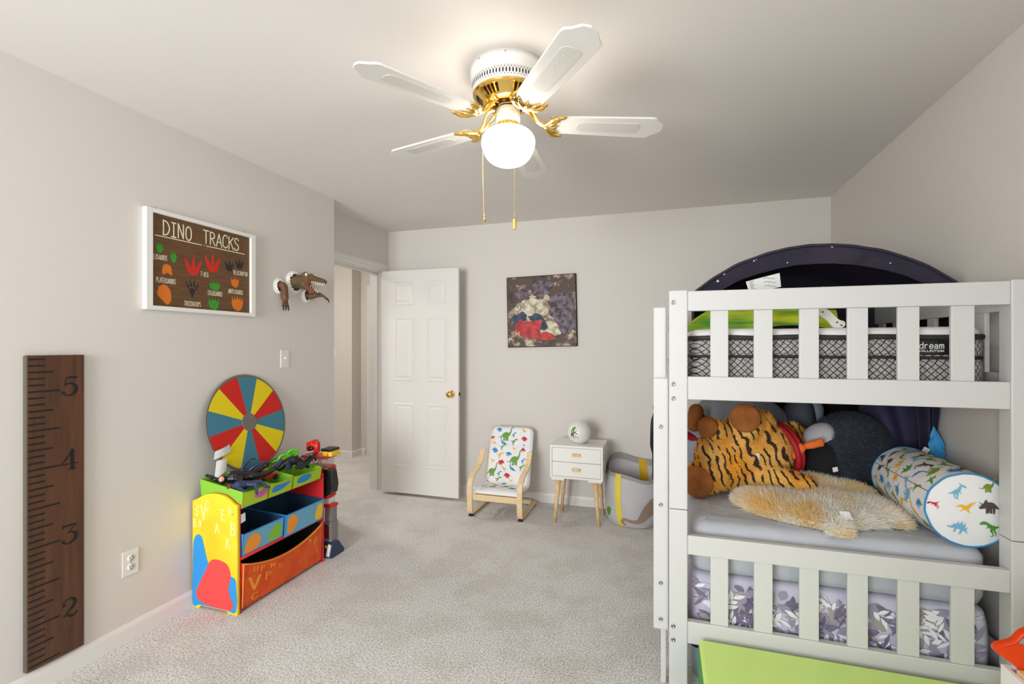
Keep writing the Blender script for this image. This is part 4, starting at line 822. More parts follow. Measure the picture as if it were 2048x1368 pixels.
MB().tube(spline([(-2.18, 2.400, .676), (-2.175, 2.410, .684), (-2.18, 2.420, .680)], 4), .006, 8).build('bridge', 'toy_lime', gg)
MB().tube(spline([(-2.20, 2.345, .668), (-2.23, 2.33, .655), (-2.27, 2.36, .64)], 4), .005, 8).build('strap', 'toy_lime', gg)
# ---- tall transforming toy robot standing beyond the organizer
rb = thing('toy_robot', 'tall red black and grey toy rescue robot beside the organizer', 'toy robot', (-2.11, 2.64, 0))
RY = 2.56
def rbx(n, m_, x0, x1, y0, y1, z0, z1, p=None, bv=.004): return MB().box(x0, x1, y0, y1, z0, z1).build(n, m_, p or rb, bevel=bv)
for s, x in ((0, -2.055), (1, -2.195)):
    ft = MB().prism([(-.055, 0), (.075, 0), (.080, .02), (.05, .055), (.02, .095), (-.03, .10), (-.055, .06)], lambda a, b: (x-.030, 2.63+a-.0, b), lambda a, b: (x+.050, 2.63+a, b)).build('foot', 'toy_navy', rb, bevel=.006)
    MB().prism([(-.012, .0), (.016, .0), (.030, .075), (.010, .080)], lambda a, b: (x+.018+a, 2.573, .012+b), lambda a, b: (x+.018+a, 2.576, .012+b)).build('foot_stripe', 'plastic_white', ft)
    MB().lathe([(.001, 0), (.009, 0), (.009, .003), (.001, .003)], (x+.012, 2.571, .075), 14, M=RX).build('foot_button', 'toy_yellow', ft)
    rbx('shin', 'toy_grey', x-.022, x+.036, 2.59, 2.66, .098, .225); rbx('shin_armor', 'steel', x-.014, x+.030, 2.582, 2.592, .12, .21); rbx('thigh', 'toy_grey', x-.018, x+.032, 2.595, 2.655, .225, .318); rbx('knee', 'toy_red', x-.024, x+.038, 2.585, 2.66, .315, .335)
rbx('hip', 'plastic_white', -2.20, -2.04, 2.60, 2.66, .335, .372); rbx('torso', 'toy_red', -2.215, -2.045, 2.58, 2.68, .37, .575, bv=.01)
rbx('chest_plate', 'toy_red', -2.10, -2.062, 2.558, 2.58, .40, .47, bv=.006); rbx('chest_bolt', 'toy_grey', -2.10, -2.066, 2.560, 2.58, .48, .50)
MB().prism([(0, 0), (.052, .03), (.060, .08), (.045, .165), (.020, .185), (-.004, .17)], lambda a, b: (-2.058+a, 2.568, .385+b), lambda a, b: (-2.058+a, 2.640, .385+b)).build('arm_shield', 'black_plastic', rb, bevel=.006)
MB().prism([(.03, .10), (.062, .06), (.052, .185), (.035, .19)], lambda a, b: (-2.050+a, 2.560, .375+b), lambda a, b: (-2.050+a, 2.572, .375+b)).build('shield_fin', 'toy_black', rb, bevel=.003)
tr = MB()
zA, zB = .575, .632; N = 6; xa, xb = -2.20, -2.02
tr.tube([(xa, 2.556, zA), (xb, 2.556, zA)], .004, 6).tube([(xa, 2.556, zB), (xb, 2.556, zB)], .004, 6)
for k in range(N): x0_, x1_ = xa+(xb-xa)*k/N, xa+(xb-xa)*(k+1)/N; tr.tube([(x0_, 2.556, zA if k % 2 else zB), (x1_, 2.556, zB if k % 2 else zA)], .0035, 6)
tr.build('ladder_truss', 'toy_grey', rb)
rbx('turntable', 'toy_red', -2.225, -2.035, 2.556, 2.66, .630, .645); rbx('crane_box', 'toy_yellow', -2.075, -2.005, 2.575, 2.665, .645, .678, bv=.006); rbx('crane_hood', 'black_plastic', -2.085, -2.010, 2.570, 2.665, .676, .694, bv=.006)
for k in range(2): rbx('crane_stripe', 'plastic_white' if k else 'toy_red', -2.034+.008*k, -2.028+.008*k, 2.573, 2.576, .650, .668, bv=0)
hm = MB()
for q in ((-2.165, 2.600, .665, .036, .038, .020), (-2.165, 2.600, .690, .042, .044, .034), (-2.165, 2.604, .706, .038, .040, .026)): hm.ell(q[:3], q[3:], n=16)
hm.box(-2.175, -2.155, 2.575, 2.64, .715, .738); hm.box(-2.21, -2.195, 2.585, 2.615, .665, .725); hm.box(-2.135, -2.12, 2.585, 2.615, .665, .730)
hme = remeshed(hm, .004, 2); hd2 = obj('helmet', hme, 'toy_red', rb)
MB().ell((-2.158, 2.566, .693), (.026, .014, .016), n=14).build('visor', 'black_plastic', hd2); MB().tube(spline([(-2.190, 2.572, .676), (-2.165, 2.552, .671), (-2.132, 2.566, .678)], 5), .0026, 6).build('visor_trim', 'plastic_white', hd2)
rbx('jaw_guard', 'toy_grey', -2.172, -2.140, 2.558, 2.58, .648, .670, hd2)
MB().prism([(0, .0), (.03, .0), (.034, .05), (.01, .06)], lambda a, b: (-2.005+a, 2.66, .0+b+.06), lambda a, b: (-2.005+a, 2.70, .0+b+.06)).build('heel_plate', 'plastic_white', rb, bevel=.004) if False else None
# ================================================================== BACK WALL
cv = thing('canvas_picture', 'square dark canvas picture with cream and red blotches on the back wall', 'picture', (-1.01, YB, 1.33))
CYF = YB-.026; K = Matrix.Rotation(math.radians(-1.2), 3, 'Y'); cc = Vector((-1.008, 0, 1.648))
def CPt(u, v, y): q = K @ Vector((u, 0, v)); return (cc.x+q.x, y, cc.z+q.z)
sq = [(-.307, -.307), (.307, -.307), (.307, .307), (-.307, .307)]
MB().prism(sq, lambda u, v: CPt(u, v, CYF), lambda u, v: CPt(u, v, YB-.0005)).build('canvas_wrap', 'brass_dark' if False else 'black_matte', cv, bevel=.002)
sq2 = [(-.301, -.301), (.301, -.301), (.301, .301), (-.301, .301)]
o = MB().prism(sq2, lambda u, v: CPt(u, v, CYF-.0012), lambda u, v: CPt(u, v, CYF+.001)).build('print', 'canvas_print', cv)
cp = lambda u, v, l=0: CPt(u, v, CYF-.0016-l)
R = random.Random(11)
def splotch(col, u, v, r, squash=1, a=0, n=11):
    m = MB(); pts = []
    for k in range(n):
        g = 2*PI*k/n; q = r*R.uniform(.7, 1.2); x, y = q*math.cos(g), q*math.sin(g)*squash; pts.append((max(-.297, min(.297, u+x*math.cos(a)-y*math.sin(a))), max(-.297, min(.297, v+x*math.sin(a)+y*math.cos(a)))))
    blot(m, cp, pts, 0, n=3); m.build('color_patch', col, o, normals=False)
for a in (('print_cream', -.08, .02, .12, .8, -.4), ('print_cream', .06, -.16, .14, .5, -.3), ('print_purple', .17, .05, .14, .9, .9), ('print_purple', .02, .19, .10, .7, .3), ('print_purple', .20, -.10, .09, 1, 0), ('print_purple', -.16, .15, .08, .6, -.6), ('print_blue', -.19, -.05, .09, .5, .3), ('print_blue', -.02, -.09, .10, .5, -.6), ('print_red', -.10, -.16, .12, .8, .2), ('print_red', -.20, -.12, .06, .5, 1.2), ('print_red', .04, -.22, .10, .35, -.2), ('print_cream', -.21, .04, .06, .4, .8)): splotch(*a)

# ---- child's bentwood armchair
ch = thing('child_armchair', 'child bentwood armchair with white dinosaur print cushion', 'armchair', (-1.25, 3.77, 0))
for i, X in enumerate((-1.462, -1.052)):
    P = spline([(X, 3.985, .020), (X, 3.80, .019), (X, 3.60, .019), (X, 3.556, .035), (X, 3.542, .085), (X, 3.542, .18), (X, 3.545, .245), (X, 3.565, .290), (X, 3.62, .322), (X, 3.70, .348), (X, 3.765, .378), (X, 3.805, .420), (X, 3.835, .475)], 5)
    MB().strip(P, .021, .014, (1, 0, 0)).build('side_frame', 'birch', ch, bevel=.0015)
    MB().box(X-.018, X+.018, 3.555, 3.60, 0, .012).build('foot_pad', 'black_plastic', ch, bevel=.002)
    MB().box(X-.018, X+.018, 3.93, 3.975, 0, .013).build('foot_pad', 'black_plastic', ch, bevel=.002)
MB().box(-1.441, -1.073, 3.55, 3.566, .132, .180).build('front_rail', 'birch', ch, bevel=.002)
MB().box(-1.441, -1.073, 3.945, 3.965, .012, .045).build('rear_rail', 'birch', ch, bevel=.002)
for X in (-1.432, -1.082):
    MB().strip(spline([(X, 3.565, .176), (X, 3.68, .165), (X, 3.79, .162), (X, 3.845, .20), (X, 3.885, .32), (X, 3.945, .50), (X, 3.985, .640)], 5), .008, .026, (1, 0, 0)).build('seat_bar', 'birch', ch, bevel=.001)
for y, z in ((3.62, .158), (3.74, .15), (3.90, .36), (3.96, .55)): MB().box(-1.43, -1.084, y-.006, y+.006, z-.014, z+.014).build('cross_slat', 'birch', ch, bevel=.001)
prof = spline([(0, 3.548, .190), (0, 3.60, .205), (0, 3.70, .196), (0, 3.775, .192), (0, 3.815, .206), (0, 3.840, .245), (0, 3.868, .34), (0, 3.905, .46), (0, 3.945, .58), (0, 3.968, .655)], 8)
cum = [0]
for i in range(1, len(prof)): cum.append(cum[-1]+(prof[i]-prof[i-1]).length)
LT = cum[-1]
def along(s):
    s = max(0, min(LT, s)); i = 0
    while i < len(cum)-2 and cum[i+1] < s: i += 1
    q = (s-cum[i])/(cum[i+1]-cum[i]); p = prof[i].lerp(prof[i+1], q); t = (prof[min(i+2, len(prof)-1)]-prof[max(i-1, 0)]).normalized(); return p, Vector((0, -t.z, t.y))
CX0, CX1 = -1.428, -1.052+.002
def wid(s):  # rounded top corners
    e = LT-s; r = .055; ins = r-math.sqrt(max(0, r*r-(r-e)**2)) if e < r else 0
    sh = .0 if s > .3 else .0
    return CX0+ins+sh, CX1-ins-sh
def cush(u, v, l=0, th=.016):
    s = LT*v; p, n = along(s); a, b = wid(s); x = a+(b-a)*u
    ex = min(u, 1-u)*(b-a); ed = min(ex, s, LT-s); t = th*min(1, math.sqrt(max(0, ed)/.02)); head = .010*max(0, min(1, min((s-(LT-.172))/.014, 1))) if s > LT-.18 else 0
    pk = .0025*noise.noise(Vector((x*14, s*14, 1)))
    return (x, p.y+n.y*(t+head*min(1, ed/.02)+pk+l), p.z+n.z*(t+head*min(1, ed/.02)+pk+l))
m = MB(); m.grid(lambda u, v: cush(u, v), 30, 72)
def cback(u, v):
    s = LT*v; p, n = along(s); a, b = wid(s); ex = min(min(u, 1-u)*(b-a), s, LT-s); t = .010*min(1, math.sqrt(max(0, ex)/.02)); return (a+(b-a)*u, p.y-n.y*t, p.z-n.z*t)
m.grid(cback, 30, 72); cu = m.build('cushion', 'cotton_white', ch)
cpl = lambda x, s, l=0: cush((x-wid(s)[0])/(wid(s)[1]-wid(s)[0]), s/LT, .0007+l)
# print: (kind, x, height along the cushion from its front edge, size, colour, turn, mirrored)
dm = MB(); GR, BL, RE, YE = range(4)
T0 = LT
for k, x, d, sz, col, ro, fl in (('trike', -1.345, .030, .052, BL, .1, 1), ('sauropod', -1.285, .072, .135, GR, .05, 0), ('ptero', -1.130, .040, .055, YE, -.3, 0), ('trex', -1.215, .075, .050, BL, .3, 0), ('trike', -1.118, .098, .058, RE, 0, 1), ('anky', -1.400, .100, .042, RE, 0, 1), ('plesio', -1.300, .130, .075, BL, -.1, 0), ('trex', -1.210, .132, .066, GR, 0, 0), ('stego', -1.385, .145, .04, YE, 0, 0), ('ptero', -1.12, .158, .03, BL, 0, 0),
    ('trike', -1.370, .205, .062, BL, -.2, 1), ('trex', -1.310, .180, .060, GR, 0, 0), ('ptero', -1.205, .192, .046, YE, 0, 0), ('stego', -1.125, .188, .052, RE, 0, 0), ('anky', -1.250, .228, .060, BL, 0, 0), ('trex', -1.325, .248, .062, YE, 0, 0), ('sauropod', -1.195, .268, .135, GR, .1, 0), ('trex', -1.120, .285, .05, BL, .2, 0), ('trike', -1.310, .300, .062, RE, -.1, 0), ('ptero', -1.385, .302, .050, YE, 0, 0), ('plesio', -1.205, .335, .080, BL, -.25, 0), ('trex', -1.130, .338, .060, GR, 0, 0), ('para', -1.280, .355, .052, YE, .2, 1), ('sauropod', -1.385, .375, .120, GR, .1, 0), ('trike', -1.245, .405, .064, RE, 0, 1), ('trex', -1.320, .400, .05, BL, .2, 0), ('trex', -1.325, .450, .064, GR, 0, 0), ('ptero', -1.21, .455, .05, YE, 0, 0), ('trike', -1.115, .445, .05, RE, 0, 0), ('plesio', -1.40, .475, .06, BL, -.4, 0),
    ('trike', -1.26, .50, .05, BL, 0, 0), ('ptero', -1.36, .52, .06, YE, 0, 0), ('anky', -1.32, .545, .05, RE, 0, 0), ('sauropod', -1.22, .56, .10, GR, 0, 0), ('trex', -1.13, .53, .05, YE, 0, 0), ('plesio', -1.40, .60, .07, BL, 0, 0), ('stego', -1.31, .625, .07, BL, 0, 0), ('trike', -1.15, .625, .07, BL, 0, 1), ('ptero', -1.39, .555, .06, YE, 0, 0), ('trex', -1.24, .61, .05, YE, 0, 0)):
    s_ = T0-d
    if s_ > .02: dino(dm, cpl, k, x, s_, sz*.98, col, ro, bool(fl))
dp = dm.build('dinosaur_print', ['p_green', 'p_blue', 'p_red', 'p_yellow'], cu, normals=False); dp['kind'] = 'stuff'
MB().tube([cush(.02+.96*k/20, 1-.172/LT, .001) for k in range(21)], .0022, 6).build('seam', 'cotton_white', cu)

# ---- nightstand with two drawers
ns = thing('nightstand', 'small white two drawer nightstand on splayed wooden legs', 'nightstand', (-.63, 3.78, 0))
NX0, NX1, NY0, NY1, NZ0, NZ1 = -.832, -.432, 3.62, 3.925, .342, .593
b = MB().box(NX0, NX1, NY0, NY1, NZ1-.016, NZ1).box(NX0, NX1, NY0, NY1, NZ0, NZ0+.014).box(NX0, NX0+.014, NY0, NY1, NZ0+.014, NZ1-.016).box(NX1-.014, NX1, NY0, NY1, NZ0+.014, NZ1-.016).box(NX0+.014, NX1-.014, NY1-.008, NY1, NZ0+.014, NZ1-.016)
b.build('cabinet', 'plastic_white', ns)
for z0_, z1_ in ((.468, .574), (.358, .465)):
    d = MB().box(NX0+.016, NX1-.016, NY0+.004, NY0+.018, z0_, z1_).box(NX0+.02, NX1-.02, NY0+.018, NY1-.02, z0_+.004, z0_+.012).build('drawer', 'plastic_white', ns, bevel=.001)
    zc_ = (z0_+z1_)/2+.004; MB().box(-.662, -.598, NY0-.012, NY0+.004, zc_-.011, zc_+.011).build('drawer_pull', 'pine', d, bevel=.002)
for x0_, x1_ in ((-.822, -.724), (-.542, -.442)): MB().box(x0_, x1_, NY0+.012, NY1-.02, NZ0-.018, NZ0).build('leg_block', 'plastic_white', ns, bevel=.001)
for sx in (-1, 1):
    for sy in (-1, 1):
        tx, bx_ = -.632+sx*.140, -.632+sx*.168; ty, by_ = 3.772+sy*.115, 3.772+sy*.138
        MB().tube([(tx, ty, NZ0-.018), (bx_, by_, 0)], [.019, .012], 16).build('leg', 'pine', ns)
# ---- dinosaur globe light on the nightstand
gl = thing('night_light', 'round white globe night light with a green dinosaur on the nightstand', 'night light', (-.632, 3.765, NZ1))
gc = Vector((-.632, 3.765, .672)); gr = .0905
MB().lathe([(.001, 0)]+[(gr*math.cos(t), gc.z-NZ1-.0+gr*math.sin(t)) for t in [(-1.05+k*(1.05+PI/2-.01)/22) for k in range(23)]], (gc.x, gc.y, NZ1), 40, cap=False).build('globe', 'plate_white', gl)
def gp_(u, v, l=0):
    az = -PI/2-.28+u/gr*1.0; el = v/gr; r = gr+.0008+l; return gc+Vector((r*math.cos(el)*math.cos(az), r*math.cos(el)*math.sin(az), r*math.sin(el)))
m = MB()
stroke(m, gp_, [(-.006, .046), (-.012, .040), (-.014, .020), (-.012, .002)], [.022, .020, .030, .022], 0); stroke(m, gp_, [(.004, .050), (-.004, .048)], [.012, .02], 0); stroke(m, gp_, [(-.020, .0), (-.028, -.014), (-.024, -.026)], [.014, .008, .004], 1)
stroke(m, gp_, [(-.010, -.002), (-.008, -.022), (.0, -.026)], [.016, .006, .006], 1); stroke(m, gp_, [(.0, .016), (.022, .006), (.030, .004)], [.008, .006, .002], 1)
for a, b in ((.008, -.012), (.022, -.020), (.014, .022), (.004, -.030), (.026, -.032)): stroke(m, gp_, [(a, b), (a+.004, b+.003)], .005, 1)
v = m.build('dinosaur_print', ['p_leaf', 'p_brown'], gl, normals=False); v['kind'] = 'stuff'
# ---- fabric toy basket
bk = thing('fabric_basket', 'slumped grey fabric basket with yellow stripe and dinosaur tail print', 'basket', (-.222, 3.835, 0))
bc = Vector((-.222, 3.835, 0))
def BK(a, v, l=0, inner=0):
    rim = .415-.055*math.cos(a+PI/2-.35)*1.0; rim += .018*math.sin(3*a+.6); z = .004+v*(rim-.004)
    r = .196+.014*math.sin(v*PI)+.004*math.sin(4*a+v*5)+.006*math.sin(2*a+1-3*v); r *= (1-.10*max(0, .12-v)/.12); sl = .030*v*v
    fold = .008*math.exp(-((v-.45)/.08)**2)*math.sin(3*a)
    r = r-inner+l+fold; return (bc.x+r*math.cos(a)-sl*.5, bc.y+r*math.sin(a)*.93+sl, z if not inner else max(z, .012))
m = MB(); m.grid(lambda u, v: BK(2*PI*u, v), 64, 16, wrapu=True); m.grid(lambda u, v: BK(2*PI*u, 1-v, 0, .006), 64, 12, wrapu=True)
m.add([BK(2*PI*k/64, 0) for k in range(64)], [tuple(range(64))[::-1]]); bo = m.build('body', 'bag_grey', bk)
MB().grid(lambda u, v: BK(2*PI*u, .93+.07*v, .0015), 64, 2, wrapu=True).grid(lambda u, v: BK(2*PI*u, 1.0-.10*v, -.0015, .006), 64, 2, wrapu=True).build('rim_band', 'bag_rim', bk, normals=False)
A0 = math.atan2(-.172, -.085)
MB().grid(lambda u, v: BK(A0-.12+.22*u, v*.995, .0025), 5, 20).build('stripe', 'bag_yellow', bk, normals=False)
MB().grid(lambda u, v: BK(PI/2-.55+.34*u, 1-.42*v, .0, .0085), 5, 12).build('inner_stripe', 'bag_gold', bk, normals=False)
bp_ = lambda u, v, l=0: BK(-PI/2+u/.2, v/.40, .0028+l)
m = MB(); stroke(m, bp_, [(-.055, .022), (-.075, .040), (-.060, .066), (-.02, .060), (.03, .058), (.07, .085), (.12, .15), (.18, .19)], [.012, .02, .022, .026, .034, .060, .10, .14], 0); m.build('dinosaur_tail_print', 'bag_brown', bk, normals=False)
m = MB(); stroke(m, bp_, [(-.20, .10), (-.185, .115), (-.172, .11)], [.05, .035, .01], 0); stroke(m, bp_, [(-.2, .075), (-.18, .09)], [.03, .008], 0); m.build('dinosaur_head_print', 'p_leaf', bk, normals=False)
# ================================================================== BUNK BED
BX0, BX1, BY0, BY1 = .019, 1.131, 1.960, 4.000; PW, PD = .067, .065
bed = thing('bunk_bed', 'white wooden bunk bed with slatted end panels and a side ladder', 'bunk bed', (.575, 2.98, 0))
for x in (BX0, BX1-PW):
    for y in (BY0, BY1-PD):
        MB().box(x, x+PW, y, y+PD, 0, .7185).build('lower_post', 'bed_white', bed, bevel=.004); MB().box(x, x+PW, y, y+PD, .7205, 1.560).build('upper_post', 'bed_white', bed, bevel=.004)
SL = [(.168, .230), (.317, .379), (.465, .527), (.614, .676), (.762, .824), (.911, .974)]
for y in (BY0+.004, BY1-.032):
    for z0_, z1_ in ((1.480, 1.556), (1.142, 1.230), (.550, .623), (.210, .294)): MB().box(BX0+PW, BX1-PW, y, y+.028, z0_, z1_).build('end_rail', 'bed_white', bed, bevel=.003)
    for a, b in SL:
        MB().box(a, b, y+.007, y+.021, 1.230, 1.480).build('upper_slat', 'bed_white', bed, bevel=.002); MB().box(a, b, y+.007, y+.021, .294, .550).build('lower_slat', 'bed_white', bed, bevel=.002)
YS, YE = BY0+PD, BY1-PD
for x in (BX0+.006, BX1-.034):
    for z0_, z1_ in ((1.142, 1.255), (.17, .300)): MB().box(x, x+.028, YS, YE, z0_, z1_).build('side_rail', 'bed_white', bed, bevel=.003)
MB().box(1.072, 1.094, YS, YE, 1.462, 1.556).build('guard_rail', 'bed_white', bed, bevel=.003); MB().box(BX0+.008, BX0+.030, 2.52, YE, 1.462, 1.556).build('guard_rail', 'bed_white', bed, bevel=.003)
for k in range(11): y = 2.12+k*.165; MB().box(1.076, 1.090, y, y+.062, 1.254, 1.464).build('guard_slat', 'bed_white', bed, bevel=.002)
for k in range(8): y = 2.55+k*.165; MB().box(BX0+.012, BX0+.026, y, y+.062, 1.254, 1.464).build('guard_slat', 'bed_white', bed, bevel=.002)
for z in (1.144, .172):
    for k in range(13): y = 2.05+k*.148; MB().box(.055, 1.096, y, y+.09, z, z+.012).build('base_slat', 'pine', bed)
def bolt(x, y, z, p=bed, m_='steel'):
    b = MB().lathe([(.001, -.001), (.0085, -.001), (.0085, .0018), (.0065, .003), (.004, .003), (.0035, .0015), (.001, .0015)], (x, y, z), 16, M=RX).build('bolt', m_, p); return b
for z in (1.514, 1.200, 1.145, .270, .218): bolt(.034, BY0, z); bolt(BX1-.016, BY0, z)
# ladder on the left side
LX0, LX1 = -.040, .0165
for y in (2.000, 2.400):
    st = MB().box(LX0, LX1, y, y+.026, .226, 1.220).build('ladder_stile', 'bed_white', bed, bevel=.005)
    MB().box(LX0, .009, y+.027, y+.050, 1.130, 1.502).build('ladder_handle', 'bed_white', bed, bevel=.005); MB().box(-.012, .008, y+.027, y+.047, 0, .24).build('ladder_foot', 'bed_white', bed, bevel=.002)
    if y < 2.1:
        for z in (1.028, .720, .411, .268): bolt(-.012, y, z, st)
for z in (1.028, .720, .411): MB().box(LX0+.006, LX1-.006, 2.026, 2.400, z-.011, z+.011).build('ladder_rung', 'bed_white', bed, bevel=.003)

# ---- rounded mattress bodies
def rr(x0, x1, y0, y1, r, n=7):
    P = []
    for cx, cy, a in ((x1-r, y0+r, -PI/2), (x1-r, y1-r, 0), (x0+r, y1-r, PI/2), (x0+r, y0+r, PI)):
        for k in range(n): g = a+PI/2*k/(n-1); P.append((cx+r*math.cos(g), cy+r*math.sin(g)))
    return P
def resample(P, n):
    Q = [Vector((x, y, 0)) for x, y in P]+[Vector((P[0][0], P[0][1], 0))]; c = [0]
    for i in range(1, len(Q)): c.append(c[-1]+(Q[i]-Q[i-1]).length)
    out = []; i = 0
    for k in range(n):
        s = c[-1]*k/n
        while c[i+1] < s: i += 1
        out.append(Q[i].lerp(Q[i+1], (s-c[i])/max(1e-9, c[i+1]-c[i])))
    return out
def slab(loop, levels, wr=0, top=True):
    """levels: (z, inset); loop pushed in towards its centre by inset, wr = wrinkles"""
    n = len(loop); m = MB(); vs = []; c = sum(loop, Vector())/n
    for z, ins in levels:
        for i, p in enumerate(loop):
            t = (loop[(i+1) % n]-loop[i-1]).normalized(); nn = Vector((t.y, -t.x, 0)); w = wr*noise.noise(Vector((p.x*9+p.y*5, p.y*9, z*14)))
            q = p-nn*(ins-w); vs.append((q.x, q.y, z+w*.4))
    fs = []
    for j in range(len(levels)-1):
        for i in range(n): i2 = (i+1) % n; fs.append((j*n+i, j*n+i2, (j+1)*n+i2, (j+1)*n+i))
    m.add(vs, fs, 0, True); m.add(vs[-n:], [tuple(range(n))]); m.add(vs[:n], [tuple(range(n))[::-1]]); return m
um = thing('mattress', 'grey diamond quilted mattress with black piping on the upper bunk', 'mattress', (.575, 2.97, 1.157))
ul = resample(rr(.091, 1.058, 2.032, 3.90, .075), 220)
slab(ul, [(1.158, .02), (1.170, .006), (1.225, .0), (1.285, .001), (1.300, .006), (1.306, .011), (1.312, .006), (1.328, .001), (1.352, .001), (1.370, .006), (1.380, .012), (1.384, .04)]).build('quilted_body', 'quilt', um)
def loop_tube(loop, z, r, ins=0, wav=0):
    n = len(loop); P = []
    for i in range(n+1):
        i %= n; t = (loop[(i+1) % n]-loop[i-1]).normalized(); nn = Vector((t.y, -t.x, 0)); p = loop[i]-nn*ins; P.append((p.x, p.y, z+wav*noise.noise(Vector((p.x*7, p.y*7, 0)))))
    return MB().tube(P, r, 8)
loop_tube(ul, 1.377, .0085, .004, .004).build('piping_band', 'piping', um); loop_tube(ul, 1.381, .0065, .002, .004).build('piping_band', 'piping', um); loop_tube(ul, 1.306, .0055, .005, .002).build('piping_band', 'piping', um)
# corner label reading "dream collection"
MB().box(.800, .945, 2.0265, 2.0315, 1.316, 1.366).build('brand_label', 'black_plastic', um, bevel=.002)
lp = lambda u, v, l=0: (u, 2.0262-l, v)
m = MB(); text(m, lp, 'dream', .846, 1.338, .070, .021, .0026); m.build('label_lettering', 'paper_white', um, normals=False)
m = MB(); text(m, lp, 'COLLECTION', .846, 1.3265, .070, .006, .0014); m.build('label_lettering', 'paper_white', um, normals=False)
tp_ = resample(rr(.096, 1.052, 2.036, 3.895, .075), 220)
pd = MB(); n_ = len(tp_); rings = [(1.384, .000), (1.394, -.001), (1.404, .004), (1.411, .016), (1.414, .05)]
slab(tp_, rings, .006).build('mattress_pad', 'pad_white') ; tag(bpy.data.objects['mattress_pad'], 'white mattress pad lying on the quilted upper mattress', 'mattress pad')
# ---- lower bunk bedding
fl = thing('floral_mattress', 'mattress in lilac and grey leaf print behind the lower slats', 'mattress', (.575, 2.97, .185))
fl_l = resample(rr(.094, 1.060, 2.026, 3.90, .06), 180)
slab(fl_l, [(.186, .02), (.200, .006), (.26, .0), (.34, -.001), (.40, .0), (.438, .008), (.449, .022), (.452, .05)], .004).build('cover', 'lilac', fl)
R = random.Random(21)
def fp_(u, v, l=0):
    d = max(0, .154-u, u-1.0); d = min(d, .058); return (u, 2.0215-l+.06-math.sqrt(.0036-d*d), v)
def leaf(mb, x, z, L, w, a, mi):
    c, s = math.cos(a), math.sin(a)
    if not (.11 < x < 1.04 and .11 < x+L*c < 1.04 and .205 < z+L*s < .437 and .205 < z < .437): return
    pts = [(0, 0), (L*.25, .0), (L*.55, 0), (L*.85, 0), (L, 0)]
    stroke(mb, fp_, [(min(1.045, max(.108, x+p*c)), min(.437, max(.205, z+p*s))) for p, _ in pts], [.002, w*.8, w, w*.45, .001], mi, 4, cap=False)
lf = MB(); LSTEP[:] = [1000, .000006]
for k in range(230): leaf(lf, R.uniform(.12, 1.03), R.uniform(.21, .44), R.uniform(.035, .075), R.uniform(.014, .032), R.uniform(0, 2*PI), R.choice((0, 1, 1, 3)))
for k in range(80):
    x, z, a = R.uniform(.12, 1.03), R.uniform(.21, .43), R.uniform(0, 2*PI); col = R.choice((2, 2, 2, 0, 1))
    for q in range(5): leaf(lf, x+.012*q*math.cos(a), z+.012*q*math.sin(a), R.uniform(.03, .055), R.uniform(.010, .018), a+(.7 if q % 2 else -.7)+R.uniform(-.2, .2), col)
    stroke(lf, fp_, [(x, z), (min(1.045, max(.108, x+.07*math.cos(a))), min(.437, max(.205, z+.07*math.sin(a))))], .002, col, 0)
LSTEP[:] = [40, .00003]
v = lf.build('leaf_print', ['leaf_dark', 'leaf_mid', 'leaf_white', 'leaf_tan'], fl, normals=False); v['kind'] = 'stuff'
gm = thing('sheeted_mattress', 'mattress under a fitted grey sheet on the lower bunk', 'mattress', (.575, 2.97, .475))
gl_ = resample(rr(.094, 1.058, 2.030, 3.90, .07), 200)
slab(gl_, [(.458, .03), (.464, .014), (.490, .006), (.54, .002), (.59, .0), (.625, .006), (.645, .020), (.653, .045), (.655, .10)], .009).build('grey_sheet', 'sheet_grey', gm)

# ---- bed tent on the upper bunk
tn = thing('bed_tent', 'dark navy starry pop up bed tent arching over the upper bunk', 'tent', (.635, 2.9, 1.414))
TX, TY = .635, 2.40
def hoop(s):  # s -1..1 : left foot to right foot
    a = abs(s); sg_ = 1 if s >= 0 else -1
    if a > .8: q = (a-.8)/.2; return sg_*.505, 1.590-.170*q
    x = a/.8*.505; Rr = (.505**2+.194**2)/(2*.194); return sg_*x, 1.784-Rr+math.sqrt(Rr*Rr-x*x)
def tent(s, w, sc=1.0):
    x, z = hoop(s); k = math.cos(w*PI/2*.93)**.55; y = TY+1.05*math.sin(w*PI/2*.93); wr = .004*noise.noise(Vector((s*9, w*6, 2)))
    return (TX+x*sc*(.35+.65*k), y, 1.416+(z-1.416)*sc*k+wr)
m = MB(); m.grid(lambda u, v: tent(2*u-1, v), 80, 20); o = m.build('canopy', 'tent_navy', tn, normals=False)
# front band: hem folded in behind the hoop
def band(s, q): x, z = hoop(s); k = 1-.20*q*(1-.5*abs(s)**3); return (TX+.01*q+x*(1-.10*q), TY+.006+.035*q+.004*noise.noise(Vector((s*14, q*3, 5))), 1.416+(z-1.416)*k+.004*noise.noise(Vector((s*10, q*2, 9))))
MB().grid(lambda u, v: band(1.6*u-.8, v), 90, 5).build('front_band', 'tent_purple', tn, normals=False)
MB().tube([Vector(tent(-1+2*k/70, 0)) for k in range(71)], .0065, 8).build('hoop', 'tent_navy', tn)
MB().grid(lambda u, v: (TX+(2*u-1)*.47, 3.02+.03*math.sin(u*9), 1.418+v*(.315-.10*(2*u-1)**2)), 30, 8).build('inner_panel', 'tent_inner', tn, normals=False)
def starpts(cx, cz, r, a0): return [(cx+(r if k % 2 == 0 else r*.42)*math.cos(a0+PI*k/5), cz+(r if k % 2 == 0 else r*.42)*math.sin(a0+PI*k/5)) for k in range(10)]
